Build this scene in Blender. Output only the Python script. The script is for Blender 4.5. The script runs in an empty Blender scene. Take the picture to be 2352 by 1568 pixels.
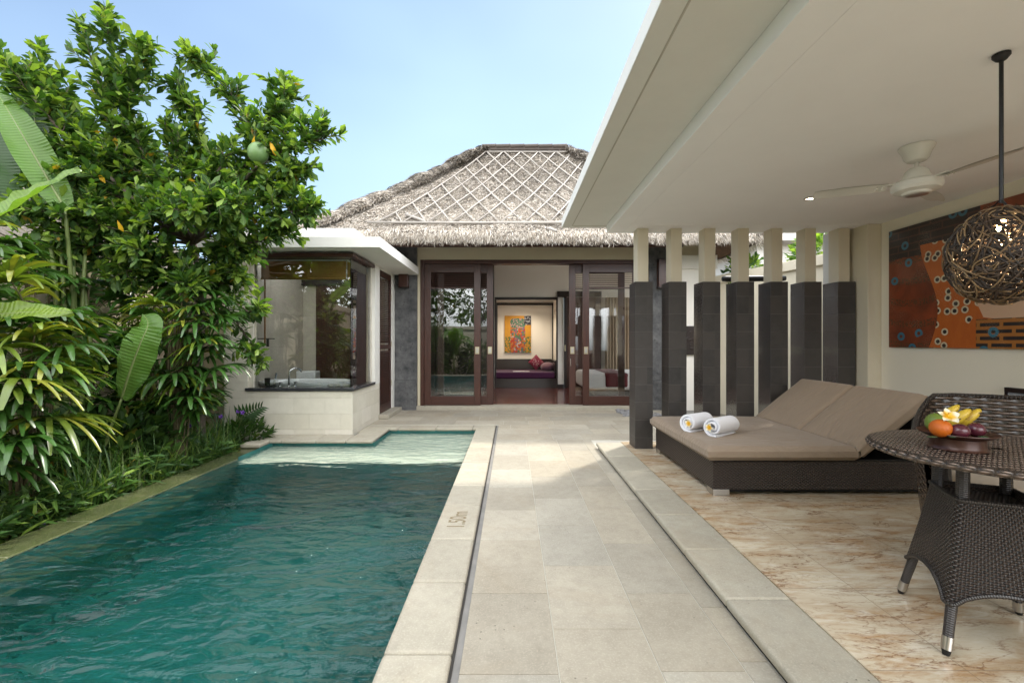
import bpy, bmesh, math, random
import numpy as np
from mathutils import Vector, Matrix, Euler
random.seed(7); RNG = np.random.default_rng(11)
PI = math.pi
S = bpy.context.scene
C = S.collection
F = 1045.0; EYE = 1.3

def W(px, py, d):
    """world point seen at a point of the 2352 px wide survey sheet, d metres in front of the lens"""
    return Vector(((px - 1176) / F * d, d, EYE - (py - 784) / F * d))

# ------------------------------------------------------------------ mesh builder
class MB:
    def __init__(s):
        s.v = []; s.f = []; s.uv = []; s.col = []; s.n = 0; s.has_uv = False; s.has_col = False; s.mi = []
        s.m = 0
    def verts(s, arr, col=None):
        b = s.n
        for p in arr: s.v.append(tuple(p))
        s.n += len(arr)
        if col is not None: s.has_col = True
        if col is None: col = (1, 1, 1)
        if len(col) and not hasattr(col[0], '__len__'): col = [col] * len(arr)
        s.col.extend(tuple(c) for c in col)
        return b
    def face(s, idx, uv=None):
        s.f.append(tuple(idx)); s.mi.append(s.m)
        if uv is not None: s.has_uv = True
        s.uv.append(uv)
    def box(s, x0, x1, y0, y1, z0, z1, col=None):
        b = s.verts([(x0,y0,z0),(x1,y0,z0),(x1,y1,z0),(x0,y1,z0),(x0,y0,z1),(x1,y0,z1),(x1,y1,z1),(x0,y1,z1)], col)
        for q in ((0,3,2,1),(4,5,6,7),(0,1,5,4),(1,2,6,5),(2,3,7,6),(3,0,4,7)):
            s.face([b+i for i in q])
        return s
    def obox(s, c, ax, ay, az, col=None):
        """oriented box: centre and three half-axis vectors"""
        c = Vector(c); ax = Vector(ax); ay = Vector(ay); az = Vector(az)
        b = s.verts([c+i*ax+j*ay+k*az for k in (-1,1) for (i,j) in ((-1,-1),(1,-1),(1,1),(-1,1))], col)
        for q in ((0,3,2,1),(4,5,6,7),(0,1,5,4),(1,2,6,5),(2,3,7,6),(3,0,4,7)):
            s.face([b+i for i in q])
        return s
    def quad(s, a, b_, c, d, col=None, uv=None):
        b = s.verts([a,b_,c,d], col); s.face((b,b+1,b+2,b+3), uv); return s
    def tube(s, pts, rad, n=6, col=None, cap=True, uvl=False):
        pts = [Vector(p) for p in pts]
        if not hasattr(rad, '__len__'): rad = [rad] * len(pts)
        up = Vector((0.13, 0.31, 0.94)); rings = []; L = 0
        prev = None
        for i, p in enumerate(pts):
            t = (pts[min(i+1, len(pts)-1)] - pts[max(i-1, 0)])
            if t.length < 1e-9: t = Vector((0,0,1))
            t.normalize()
            if prev is None:
                a = t.cross(up)
                if a.length < .05: a = t.cross(Vector((1,0,0)))
            else:
                a = prev - t * prev.dot(t)
                if a.length < 1e-6: a = t.cross(up)
            a.normalize(); prev = a; b2 = t.cross(a)
            if i: L += (p - pts[i-1]).length
            ring = [p + (a*math.cos(2*PI*k/n) + b2*math.sin(2*PI*k/n))*rad[i] for k in range(n)]
            rings.append((s.verts(ring, col), L))
        for i in range(len(rings)-1):
            (r0, l0), (r1, l1) = rings[i], rings[i+1]
            for k in range(n):
                k2 = (k+1) % n
                uv = None
                if uvl:
                    c0 = 2*PI*rad[i]*k/n; c1 = 2*PI*rad[i]*(k+1)/n
                    uv = [(c0,l0),(c1,l0),(c1,l1),(c0,l1)]
                s.face((r0+k, r0+k2, r1+k2, r1+k), uv)
        if cap:
            s.face([rings[0][0]+k for k in reversed(range(n))], [(0,0)]*n if uvl else None)
            s.face([rings[-1][0]+k for k in range(n)], [(0,0)]*n if uvl else None)
        return s
    def lathe(s, prof, c=(0,0,0), n=24, col=None, sx=1, sy=1, capb=False, capt=False):
        c = Vector(c); rings = []
        for r, z in prof:
            rings.append(s.verts([(c.x+r*sx*math.cos(2*PI*k/n), c.y+r*sy*math.sin(2*PI*k/n), c.z+z) for k in range(n)], col))
        for i in range(len(rings)-1):
            for k in range(n):
                k2 = (k+1) % n
                s.face((rings[i]+k, rings[i]+k2, rings[i+1]+k2, rings[i+1]+k))
        if capb: s.face([rings[0]+k for k in reversed(range(n))])
        if capt: s.face([rings[-1]+k for k in range(n)])
        return s
    def grid(s, P, uv=None, col=None, closeu=False):
        """P[i][j] points; uv[i][j]"""
        nu = len(P); nv = len(P[0])
        b = s.verts([p for r in P for p in r], col)
        for i in range(nu - (0 if closeu else 1)):
            i2 = (i+1) % nu
            for j in range(nv-1):
                q = (b+i*nv+j, b+i2*nv+j, b+i2*nv+j+1, b+i*nv+j+1)
                u = [uv[i][j], uv[i2][j], uv[i2][j+1], uv[i][j+1]] if uv else None
                s.face(q, u)
        return s
    def ball(s, c, r, n=16, m=10, col=None, fn=None):
        c = Vector(c)
        if not hasattr(r, '__len__'): r = (r, r, r)
        b = s.verts([c + Vector((0,0,-r[2]))], col); rows = []
        for j in range(1, m):
            th = PI*j/m; ring = []
            for k in range(n):
                ph = 2*PI*k/n
                d = Vector((math.sin(th)*math.cos(ph), math.sin(th)*math.sin(ph), -math.cos(th)))
                if fn: d = d * fn(d)
                ring.append(c + Vector((d.x*r[0], d.y*r[1], d.z*r[2])))
            rows.append(s.verts(ring, col))
        t = s.verts([c + Vector((0,0,r[2]))], col)
        for k in range(n): s.face((b, rows[0]+(k+1)%n, rows[0]+k))
        for j in range(len(rows)-1):
            for k in range(n): s.face((rows[j]+k, rows[j]+(k+1)%n, rows[j+1]+(k+1)%n, rows[j+1]+k))
        for k in range(n): s.face((t, rows[-1]+k, rows[-1]+(k+1)%n))
        return s
    def batch(s, V, Fc, col):
        """V (n,k,3) leaf copies, Fc faces of one leaf, col (n,3) or (n,k,3)"""
        n, k, _ = V.shape
        b = s.n
        s.v.extend(map(tuple, V.reshape(-1, 3).tolist())); s.n += n*k
        if col.ndim == 2: col = np.repeat(col[:, None, :], k, 1)
        s.has_col = True
        s.col.extend(map(tuple, col.reshape(-1, 3).tolist()))
        for f in Fc:
            base = (np.arange(n)*k + b)[:, None] + np.array(f)[None, :]
            ll = list(map(tuple, base.tolist()))
            s.f.extend(ll); s.uv.extend([None]*len(ll)); s.mi.extend([s.m]*len(ll))
        return s
    def build(s, name, mats, parent=None, smooth=False, bevel=0, sub=0, bseg=2, origin=None, angle=35):
        me = bpy.data.meshes.new(name)
        V = s.v
        if origin is not None:
            o_ = Vector(origin); V = [(v[0]-o_.x, v[1]-o_.y, v[2]-o_.z) for v in s.v]
        me.from_pydata(V, [], s.f)
        if not isinstance(mats, (list, tuple)): mats = [mats]
        for m in mats: me.materials.append(m)
        if len(mats) > 1: me.polygons.foreach_set('material_index', s.mi)
        if s.has_uv:
            ul = me.uv_layers.new(name='UVMap')
            flat = []
            for f, u in zip(s.f, s.uv):
                if u is None: u = [(0,0)]*len(f)
                for a in u: flat.extend(a)
            ul.data.foreach_set('uv', flat)
        if True:
            ca = me.color_attributes.new('tint', 'FLOAT_COLOR', 'POINT')
            arr = np.ones((len(s.col), 4), dtype=np.float32); arr[:, :3] = np.array(s.col, dtype=np.float32)
            ca.data.foreach_set('color', arr.ravel())
        if smooth:
            me.polygons.foreach_set('use_smooth', [True]*len(me.polygons))
        me.update()
        o = bpy.data.objects.new(name, me); C.objects.link(o)
        if origin is not None: o.location = origin
        if smooth == 'auto':
            try: me.set_sharp_from_angle(angle=math.radians(angle))
            except Exception: pass
        if bevel:
            b = o.modifiers.new('bevel', 'BEVEL'); b.width = bevel; b.segments = bseg; b.limit_method = 'ANGLE'; b.angle_limit = math.radians(40)
        if sub:
            b = o.modifiers.new('sub', 'SUBSURF'); b.levels = sub; b.render_levels = sub
        if parent is not None:
            o.parent = parent
            if origin is None: o.matrix_parent_inverse = Matrix.Translation(parent.location).inverted() if not any(parent.rotation_euler) else parent_mat(parent).inverted()
            else: o.matrix_parent_inverse = parent_mat(parent).inverted()
        return o

def parent_mat(p):
    m = Matrix.LocRotScale(p.location, p.rotation_euler, p.scale)
    if p.parent is not None: m = parent_mat(p.parent) @ p.matrix_parent_inverse @ m
    return m

def thing(name, label, cat, loc=(0,0,0), group=None):
    o = bpy.data.objects.new(name, None); C.objects.link(o); o.location = loc
    o.empty_display_size = .1
    return tag(o, label, cat, group)
def tag(o, label, cat, group=None, kind=None):
    o['label'] = label; o['category'] = cat
    if group: o['group'] = group
    if kind: o['kind'] = kind
    return o
def struct(o, kind='structure'):
    o['kind'] = kind; return o

# ------------------------------------------------------------------ materials
class NT:
    def __init__(s, name):
        s.m = bpy.data.materials.new(name); s.m.use_nodes = True
        s.t = s.m.node_tree; s.b = s.t.nodes['Principled BSDF']; s.out = s.t.nodes['Material Output']
    def n(s, typ, **kw):
        nd = s.t.nodes.new('ShaderNode' + typ)
        for k, v in kw.items():
            if k.startswith('i_'):
                key = k[2:]
                key = int(key) if key.isdigit() else key.replace('_', ' ')
                inp = nd.inputs[key]
                if isinstance(v, bpy.types.NodeSocket): s.t.links.new(v, inp)
                else:
                    if inp.type == 'RGBA' and len(v) == 3: v = (*v, 1)
                    inp.default_value = v
            else: setattr(nd, k, v)
        return nd
    def l(s, a, b): s.t.links.new(a, b)
    def P(s, **kw):
        for k, v in kw.items():
            inp = s.b.inputs[k.replace('_', ' ')]
            if isinstance(v, bpy.types.NodeSocket): s.l(v, inp)
            else:
                if inp.type == 'RGBA' and len(v) == 3: v = (*v, 1)
                inp.default_value = v
        return s
    def pos(s): return s.n('NewGeometry').outputs['Position']
    def map(s, sc=(1,1,1), vec=None, rot=(0,0,0), loc=(0,0,0)):
        return s.n('Mapping', i_Vector=vec if vec is not None else s.pos(), i_Scale=sc, i_Rotation=rot, i_Location=loc).outputs[0]
    def noise(s, scale, detail=4, rough=.55, vec=None, dist=0):
        return s.n('TexNoise', i_Vector=vec if vec is not None else s.pos(), i_Scale=scale, i_Detail=detail, i_Roughness=rough, i_Distortion=dist).outputs[0]
    def ramp(s, fac, stops):
        r = s.n('ValToRGB', i_0=fac); cr = r.color_ramp
        while len(cr.elements) < len(stops): cr.elements.new(.5)
        for e, (p, c) in zip(cr.elements, stops):
            e.position = p; e.color = (*c, 1) if hasattr(c, '__len__') else (c, c, c, 1)
        return r.outputs[0]
    def math(s, op, a, b=None, c=None, clamp=False):
        nd = s.t.nodes.new('ShaderNodeMath'); nd.operation = op; nd.use_clamp = clamp
        for i, v in enumerate((a, b, c)):
            if v is None: continue
            if isinstance(v, bpy.types.NodeSocket): s.l(v, nd.inputs[i])
            else: nd.inputs[i].default_value = v
        return nd.outputs[0]
    def mix(s, fac, a, b, mode='MIX'):
        nd = s.t.nodes.new('ShaderNodeMix'); nd.data_type = 'RGBA'; nd.blend_type = mode
        for key, v in ((0, fac), (6, a), (7, b)):
            if isinstance(v, bpy.types.NodeSocket): s.l(v, nd.inputs[key])
            else: nd.inputs[key].default_value = (*v, 1) if hasattr(v, '__len__') else v
        return nd.outputs[2]
    def bump(s, h, dist=.01, strength=1, normal=None):
        nd = s.n('Bump', i_Height=h, i_Distance=dist, i_Strength=strength)
        if normal is not None: s.l(normal, nd.inputs['Normal'])
        return nd.outputs[0]
    def tint(s): return s.n('Attribute', attribute_name='tint').outputs['Color']
    def sep(s, vec=None):
        n = s.n('SeparateXYZ', i_0=vec if vec is not None else s.pos()); return n.outputs

def simple(name, col, rough=.5, metal=0, var=.08, scale=6, bump=0, bscale=80, spec=.5, coat=0, sheen=0):
    t = NT(name)
    n = t.noise(scale)
    c = t.mix(n, tuple(x*(1-var) for x in col), tuple(min(1, x*(1+var)) for x in col))
    t.P(Base_Color=c, Roughness=rough, Metallic=metal, Specular_IOR_Level=spec)
    if coat: t.P(Coat_Weight=coat, Coat_Roughness=.1)
    if sheen: t.P(Sheen_Weight=sheen, Sheen_Roughness=.5)
    if bump: t.P(Normal=t.bump(t.noise(bscale, 5, .6), bump))
    return t.m

M = {}
def plaster(name, col, bump=.003, stain=.12):
    t = NT(name)
    big = t.noise(1.1, 4, .6, t.map((1, 1, .45)))
    st = t.ramp(t.noise(3.0, 8, .7, t.map((1, 1, .35))), [(.35, 0), (.7, 1)])
    c = t.mix(t.math('MULTIPLY', st, stain*2), col, tuple(x*.8 for x in col))
    c = t.mix(t.math('MULTIPLY', big, .25), c, tuple(min(1, x*1.1) for x in col))
    t.P(Base_Color=c, Roughness=.75, Specular_IOR_Level=.3, Normal=t.bump(t.noise(90, 5, .65), bump))
    return t.m
M['white'] = plaster('white_paint', (.74, .73, .69), .0012, .12)
M['soffit'] = plaster('soffit_paint', (.90, .895, .905), .0008, .07)
M['cream'] = plaster('cream_plaster', (.66, .60, .47), .004, .15)
M['cream2'] = plaster('cream_wall_paint', (.80, .75, .63), .0015, .05)
M['beige'] = plaster('beige_wall_paint', (.55, .49, .36), .001, .06)
M['inwall'] = plaster('interior_wall_paint', (.88, .85, .79), .0008, .04)
M['garden_wall'] = plaster('garden_wall_plaster', (.50, .43, .31), .006, .35)

def tiled_stone(name, c1, c2, w, h, mortar=.0025, mcol=(.5, .47, .4), axis='XZ', rough=.7, pit=.5, bump=.003):
    """coursed stone on a vertical (XZ / YZ) or flat (XY) face"""
    t = NT(name)
    sx, sy, sz = t.sep()
    nrm = t.sep(t.n('NewGeometry').outputs['Normal'])
    if axis == 'WALL':   # pick the horizontal axis from the facing
        ax = t.math('GREATER_THAN', t.math('ABSOLUTE', nrm[0]), .5)
        u = t.math('ADD', t.math('MULTIPLY', ax, sy), t.math('MULTIPLY', t.math('SUBTRACT', 1, ax), sx))
        v = sz
    else:
        u, v = sx, sy
    vec = t.n('CombineXYZ', i_0=u, i_1=v, i_2=0).outputs[0]
    br = t.n('TexBrick', i_Vector=vec, i_Scale=1, i_Mortar_Size=mortar, i_Brick_Width=w, i_Row_Height=h, i_Color1=(0, 0, 0), i_Color2=(1, 1, 1), i_Mortar=(.5, .5, .5), i_Bias=0, i_Mortar_Smooth=.3)
    br.offset = .5
    c = t.mix(br.outputs[0], c1, c2)
    n1 = t.noise(7, 6, .65); n2 = t.noise(40, 4, .6)
    c = t.mix(t.math('MULTIPLY', t.ramp(n1, [(.4, 0), (.75, 1)]), .3), c, tuple(x*.72 for x in c1))
    c = t.mix(t.math('MULTIPLY', n2, .12), c, (.85, .82, .75))
    pits = t.ramp(t.n('TexVoronoi', i_Vector=t.pos(), i_Scale=28).outputs[0], [(.03, 0), (.08, 1)])
    msk = t.ramp(t.noise(4, 2), [(.52, 0), (.58, pit)])
    pf = t.math('MULTIPLY', t.math('SUBTRACT', 1, pits), msk)
    c = t.mix(pf, c, (.16, .13, .1))
    c = t.mix(br.outputs[1], c, mcol)
    hgt = t.math('SUBTRACT', t.math('SUBTRACT', t.math('MULTIPLY', n2, .25), br.outputs[1]), pf)
    t.P(Base_Color=c, Roughness=rough, Specular_IOR_Level=.35, Normal=t.bump(hgt, bump))
    return t.m
M['limestone'] = tiled_stone('limestone_cladding', (.60, .56, .46), (.70, .66, .57), .46, .235, .002, (.62, .58, .5), 'WALL')
M['marble_wall'] = tiled_stone('bathroom_marble', (.52, .47, .38), (.62, .56, .47), .6, .6, .002, (.4, .36, .3), 'WALL', .35, .2, .001)

# paving: tile tint comes from the mesh
def paving(name, c1, c2, rough=.6):
    t = NT(name)
    n1 = t.noise(2.2, 6, .65); n2 = t.noise(14, 6, .7); n3 = t.noise(110, 3, .7)
    c = t.mix(t.ramp(n1, [(.3, 0), (.7, 1)]), c1, c2)
    c = t.mix(t.math('MULTIPLY', t.ramp(n2, [(.45, 0), (.8, 1)]), .45), c, tuple(x*.7 for x in c1))
    c = t.mix(t.math('MULTIPLY', t.ramp(n3, [(.5, 0), (.72, 1)]), .5), c, tuple(x*1.3 for x in c2))
    vor = t.n('TexVoronoi', i_Vector=t.pos(), i_Scale=26).outputs[0]
    pits = t.math('SUBTRACT', 1, t.ramp(vor, [(.05, 0), (.12, 1)]))
    pf = t.math('MULTIPLY', pits, t.ramp(t.noise(3.1, 3), [(.48, 0), (.6, .8)]))
    c = t.mix(pf, c, (.13, .11, .09))
    stn = t.ramp(t.noise(1.15, 5, .7, None, .6), [(.52, 0), (.68, 1)])
    c = t.mix(t.math('MULTIPLY', stn, .30), c, (.30, .235, .155))
    c = t.mix(1, c, t.tint(), 'MULTIPLY')
    hgt = t.math('SUBTRACT', t.math('MULTIPLY', n3, .3), pf)
    rg = t.math('ADD', rough-.1, t.math('MULTIPLY', n2, .25))
    t.P(Base_Color=c, Roughness=rg, Specular_IOR_Level=.35, Normal=t.bump(hgt, .004))
    return t.m
M['paving'] = paving('terrace_stone', (.305, .275, .22), (.40, .365, .295))
M['coping'] = paving('coping_stone', (.315, .288, .232), (.40, .37, .30))
M['grout'] = simple('pale_grout', (.50, .475, .41), .9)

t = NT('rusty_marble')
sx, sy, sz = t.sep()
w = t.map((1.0, 2.3, 2.3), rot=(0, 0, .12))
def ridge(scale, width, dist, det=5, vec=w):
    n_ = t.noise(scale, det, .62, vec, dist)
    return t.ramp(t.math('ABSOLUTE', t.math('SUBTRACT', n_, .5)), [(0, 1), (width, 0)])
d1 = t.noise(1.3, 5, .6, w, 1.2)
tile = t.n('TexWhiteNoise', noise_dimensions='2D', i_Vector=t.n('CombineXYZ', i_0=t.math('FLOOR', t.math('DIVIDE', sx, .6)), i_1=t.math('FLOOR', t.math('DIVIDE', sy, .6)), i_2=0).outputs[0]).outputs[0]
base = t.mix(t.ramp(d1, [(.36, 0), (.62, 1)]), (.62, .545, .41), (.46, .37, .25))
base = t.mix(t.math('MULTIPLY', tile, .3), base, (.50, .42, .32))
w3 = t.map((1.0, 3.4, 3.4), rot=(0, 0, .10))
patch = t.ramp(t.noise(.9, 4, .65, w3, .4), [(.36, 0), (.56, 1)])
st = t.ramp(t.noise(1.9, 9, .72, w3, .5), [(.47, 0), (.64, 1)])
c = t.mix(t.math('MULTIPLY', st, t.math('ADD', .34, t.math('MULTIPLY', patch, .66))), base, (.36, .20, .08))
v1 = t.math('MULTIPLY', ridge(1.7, .016, .5, 8, w3), t.math('ADD', .25, t.math('MULTIPLY', patch, .75)))
v2 = t.math('MULTIPLY', ridge(4.6, .02, .6, 9, w3), t.math('ADD', .2, t.math('MULTIPLY', patch, .5)))
c = t.mix(t.math('MULTIPLY', v1, .85), c, (.17, .07, .025))
c = t.mix(t.math('MULTIPLY', v2, .7), c, (.23, .125, .06))
cloud = t.ramp(t.noise(4.2, 7, .68, w3, .8), [(.53, 0), (.70, 1)])
c = t.mix(t.math('MULTIPLY', cloud, .5), c, (.72, .68, .59))
br = t.n('TexBrick', i_Vector=t.pos(), i_Scale=1, i_Mortar_Size=.0018, i_Brick_Width=.6, i_Row_Height=.6, i_Mortar_Smooth=.2)
br.offset = 0
c = t.mix(t.math('MULTIPLY', br.outputs[1], .8), c, (.24, .18, .12))
t.P(Base_Color=c, Roughness=t.math('ADD', .09, t.math('MULTIPLY', d1, .16)), Specular_IOR_Level=.5, Normal=t.bump(br.outputs[1], -.0008))
M['marble'] = t.m

t = NT('lava_stone')
n = t.noise(5, 6, .7)
vor = t.n('TexVoronoi', i_Vector=t.pos(), i_Scale=16); vor2 = t.n('TexVoronoi', i_Vector=t.pos(), i_Scale=45)
ho = t.math('SUBTRACT', 1, t.ramp(vor.outputs[0], [(.10, 0), (.2, 1)]))
ho = t.math('MULTIPLY', ho, t.ramp(t.noise(2.4, 2), [(.42, 0), (.6, 1)]))
h2 = t.math('MULTIPLY', t.math('SUBTRACT', 1, t.ramp(vor2.outputs[0], [(.1, 0), (.22, 1)])), .6)
hh = t.math('MAXIMUM', ho, h2)
c = t.mix(t.ramp(n, [(.3, 0), (.7, 1)]), (.040, .041, .044), (.15, .15, .152))
c = t.mix(t.math('MULTIPLY', hh, .8), c, (.015, .015, .016))
br = t.n('TexBrick', i_Vector=t.n('CombineXYZ', i_0=t.sep()[0], i_1=t.sep()[2], i_2=0).outputs[0], i_Scale=1, i_Mortar_Size=.002, i_Brick_Width=.6, i_Row_Height=.55)
c = t.mix(t.math('MULTIPLY', br.outputs[1], .6), c, (.16, .15, .14))
t.P(Base_Color=c, Roughness=.85, Normal=t.bump(t.math('SUBTRACT', n, hh), .012))
M['lava'] = t.m

t = NT('black_andesite')
sx, sy, sz = t.sep()
row = t.math('FRACT', t.math('DIVIDE', t.math('ADD', sz, .08), .214))
jt = t.math('LESS_THAN', row, .014)
n = t.noise(3, 4); nf = t.noise(26, 6, .7); ng = t.noise(140, 3)
blk = t.n('TexWhiteNoise', noise_dimensions='2D', i_Vector=t.n('CombineXYZ', i_0=t.math('FLOOR', t.math('DIVIDE', t.math('ADD', sz, .08), .214)), i_1=t.math('FLOOR', t.math('DIVIDE', sx, .41)), i_2=0).outputs[0]).outputs[0]
c = t.mix(t.ramp(t.noise(9, 6, .7), [(.3, 0), (.7, 1)]), (.015, .014, .0135), (.042, .038, .036))
c = t.mix(t.math('MULTIPLY', blk, .7), c, (.055, .047, .042))
c = t.mix(t.math('MULTIPLY', jt, .65), c, (.19, .18, .165))
nx = t.sep(t.n('NewGeometry').outputs['Normal'])[0]
wet = t.math('MULTIPLY', t.math('LESS_THAN', nx, -.5), t.math('GREATER_THAN', sx, 2.2))
rg = t.math('ADD', .42, t.math('MULTIPLY', ng, .15))
rg = t.math('SUBTRACT', rg, t.math('MULTIPLY', wet, .27))
t.P(Coat_Weight=t.math('MULTIPLY', wet, .9), Coat_Roughness=.10, Coat_IOR=2.3)
hgt = t.math('ADD', t.math('MULTIPLY', t.math('MULTIPLY', nf, wet), 2.6), t.math('ADD', t.math('MULTIPLY', ng, .25), t.math('MULTIPLY', jt, -1)))
t.P(Base_Color=c, Roughness=rg, Specular_IOR_Level=.6, Normal=t.bump(hgt, .010))
M['andesite'] = t.m

def wood(name, c1, c2, axis='Z', rough=.38, scale=1.0, coat=.15):
    t = NT(name)
    sc = {'Z': (14, 14, 1.0), 'X': (1.0, 14, 14), 'Y': (14, 1.0, 14)}[axis]
    g = t.noise(2.6*scale, 8, .65, t.map(sc), .6)
    c = t.mix(t.ramp(g, [(.25, 0), (.75, 1)]), c1, c2)
    c = t.mix(t.math('MULTIPLY', t.noise(1.3), .35), c, tuple(x*.6 for x in c1))
    t.P(Base_Color=c, Roughness=rough, Coat_Weight=coat, Coat_Roughness=.2, Normal=t.bump(g, .0012))
    return t.m
M['wood'] = wood('dark_red_wood', (.030, .0095, .0065), (.085, .027, .016))
M['woodx'] = wood('dark_red_wood_rail', (.030, .0095, .0065), (.085, .027, .016), 'X')
M['darkwood'] = wood('near_black_wood', (.012, .007, .006), (.03, .016, .013))
t = NT('red_floorboards')
g = t.noise(2.0, 6, .6, t.map((1, 12, 1)))
br = t.n('TexBrick', i_Vector=t.pos(), i_Scale=1, i_Mortar_Size=.002, i_Brick_Width=1.4, i_Row_Height=.11, i_Color1=(0, 0, 0), i_Color2=(1, 1, 1))
c = t.mix(g, (.10, .017, .012), (.21, .04, .025))
c = t.mix(t.math('MULTIPLY', br.outputs[0], .4), c, (.08, .014, .01))
c = t.mix(t.math('MULTIPLY', br.outputs[1], .7), c, (.02, .006, .005))
t.P(Base_Color=c, Roughness=t.math('ADD', .16, t.math('MULTIPLY', g, .16)), Coat_Weight=.4, Coat_Roughness=.12)
M['floorboards'] = t.m

def glass(name, tintc=(.96, .98, .97), ior=1.52, rough=0.0):
    t = NT(name); t.t.nodes.remove(t.b)
    fr = t.n('Fresnel', i_IOR=ior)
    tr = t.n('BsdfTransparent', i_Color=tintc); gl = t.n('BsdfGlossy', i_Color=(1, 1, 1), i_Roughness=rough)
    wv = t.bump(t.noise(1.4, 2), .0015)
    t.l(wv, gl.inputs['Normal'])
    f2 = t.math('MULTIPLY', fr.outputs[0], 1.9, clamp=True)   # both faces of the pane reflect
    mx = t.n('MixShader', i_0=f2); t.l(tr.outputs[0], mx.inputs[1]); t.l(gl.outputs[0], mx.inputs[2])
    t.l(mx.outputs[0], t.out.inputs[0]); return t.m
M['glass'] = glass('window_glass')
M['doorglass'] = glass('tinted_door_glass', (.90, .91, .90), 1.62)

# water: a refracting body with its own absorption
t = NT('pool_water'); t.t.nodes.remove(t.b)
p1 = t.map((.7, 1.7, 1), rot=(0, 0, .10)); p2 = t.map((.9, 1.6, 1), rot=(0, 0, .45))
n1 = t.noise(2.6, 2, .5, p1, .5); n2 = t.noise(7.5, 3, .5, p2, .7); n3 = t.noise(21, 2, .5, p1, .4)
hgt = t.math('ADD', t.math('ADD', n1, t.math('MULTIPLY', n2, .34)), t.math('MULTIPLY', n3, .06))
bp = t.bump(hgt, .15)
gl = t.n('BsdfGlass', i_Color=(1, 1, 1), i_Roughness=0, i_IOR=1.33); t.l(bp, gl.inputs['Normal'])
t.l(gl.outputs[0], t.out.inputs[0])
va = t.n('VolumeAbsorption', i_Color=(.16, .78, .75), i_Density=.5); t.l(va.outputs[0], t.out.inputs[1])
M['water'] = t.m

def pooltile(name, c1, c2, mort):
    t = NT(name)
    n = t.noise(1.6, 5, .6, None, .8); n2 = t.noise(9, 4)
    br = t.n('TexBrick', i_Vector=t.pos(), i_Scale=1, i_Mortar_Size=.003, i_Brick_Width=.2, i_Row_Height=.2, i_Color1=(0, 0, 0), i_Color2=(1, 1, 1)); br.offset = 0
    c = t.mix(t.ramp(n, [(.3, 0), (.7, 1)]), c1, c2)
    c = t.mix(t.math('MULTIPLY', br.outputs[0], .25), c, tuple(x*.7 for x in c1))
    c = t.mix(t.math('MULTIPLY', n2, .3), c, c2)
    c = t.mix(t.math('MULTIPLY', br.outputs[1], .35), c, mort)
    t.P(Base_Color=c, Roughness=.6); return t.m
M['pooltile'] = pooltile('green_pool_stone', (.005, .082, .080), (.017, .165, .155), (.026, .17, .16))
M['ledge'] = pooltile('pale_ledge_stone', (.70, .70, .55), (.80, .80, .64), (.6, .62, .5))
t = NT('wet_overflow_stone')
n = t.noise(3.5, 6, .65); n2 = t.noise(18, 5, .65)
c = t.mix(t.ramp(n, [(.3, 0), (.7, 1)]), (.05, .065, .025), (.11, .12, .055))
c = t.mix(t.math('MULTIPLY', t.ramp(n2, [(.5, 0), (.7, 1)]), .4), c, (.16, .17, .10))
br = t.n('TexBrick', i_Vector=t.map((1, 1, 1), rot=(0, 0, PI/2)), i_Scale=1, i_Mortar_Size=.004, i_Brick_Width=.6, i_Row_Height=5)
c = t.mix(t.math('MULTIPLY', br.outputs[1], .4), c, (.34, .36, .26))
t.P(Base_Color=c, Roughness=.22, Coat_Weight=.5, Coat_Roughness=.06, Normal=t.bump(t.math('ADD', n, t.math('MULTIPLY', n2, .4)), .01))
M['overflow'] = t.m

# foliage: per-leaf tint on the mesh
def leafmat(name, rough=.35, trans=.35, veins=0, spec=.5):
    t = NT(name)
    col = t.tint()
    n = t.noise(30, 3)
    col = t.mix(t.math('MULTIPLY', n, .25), col, t.mix(1, col, (.55, .6, .5), 'MULTIPLY'))
    if veins:
        uv = t.n('TexCoord').outputs['UV']; u = t.sep(uv)
        rib = t.math('SINE', t.math('MULTIPLY', u[1], veins))
        col = t.mix(t.math('MULTIPLY', t.math('ADD', rib, 1), .07), col, t.mix(1, col, (.5, .6, .4), 'MULTIPLY'))
        mid = t.math('LESS_THAN', t.math('ABSOLUTE', u[0]), .035)
        col = t.mix(t.math('MULTIPLY', mid, .6), col, (.30, .36, .10))
        t.P(Normal=t.bump(rib, .0014))
    t.P(Base_Color=col, Roughness=rough, Specular_IOR_Level=spec)
    tl = t.n('BsdfTranslucent', i_Color=t.mix(1, col, (1.6, 1.7, .6), 'MULTIPLY'))
    mx = t.n('MixShader', i_0=trans); t.l(t.b.outputs[0], mx.inputs[1]); t.l(tl.outputs[0], mx.inputs[2])
    t.l(mx.outputs[0], t.out.inputs[0]); return t.m
M['leaf'] = leafmat('tree_leaf', .5, .36, 0, .35)
M['palmleaf'] = leafmat('palm_leaf', .28, .3, 0, .6)
M['grass'] = leafmat('grass_blade', .45, .3)
M['bigleaf'] = leafmat('banana_leaf', .35, .4, 190)
t = NT('bark')
n = t.noise(9, 6, .7, t.map((2, 2, .5)))
t.P(Base_Color=t.mix(n, (.05, .038, .028), (.17, .135, .10)), Roughness=.9, Normal=t.bump(n, .012)); M['bark'] = t.m
M['stem'] = simple('green_stem', (.13, .17, .05), .5, var=.4, scale=5)
M['twig'] = simple('twig', (.12, .10, .05), .8, var=.4)
t = NT('garden_soil')
n = t.noise(6, 8, .7); n2 = t.noise(60, 4, .7)
c = t.mix(n, (.035, .024, .016), (.085, .062, .04)); c = t.mix(t.ramp(n2, [(.55, 0), (.7, .7)]), c, (.06, .08, .025))
t.P(Base_Color=c, Roughness=.95, Normal=t.bump(n2, .03)); M['soil'] = t.m

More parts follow.
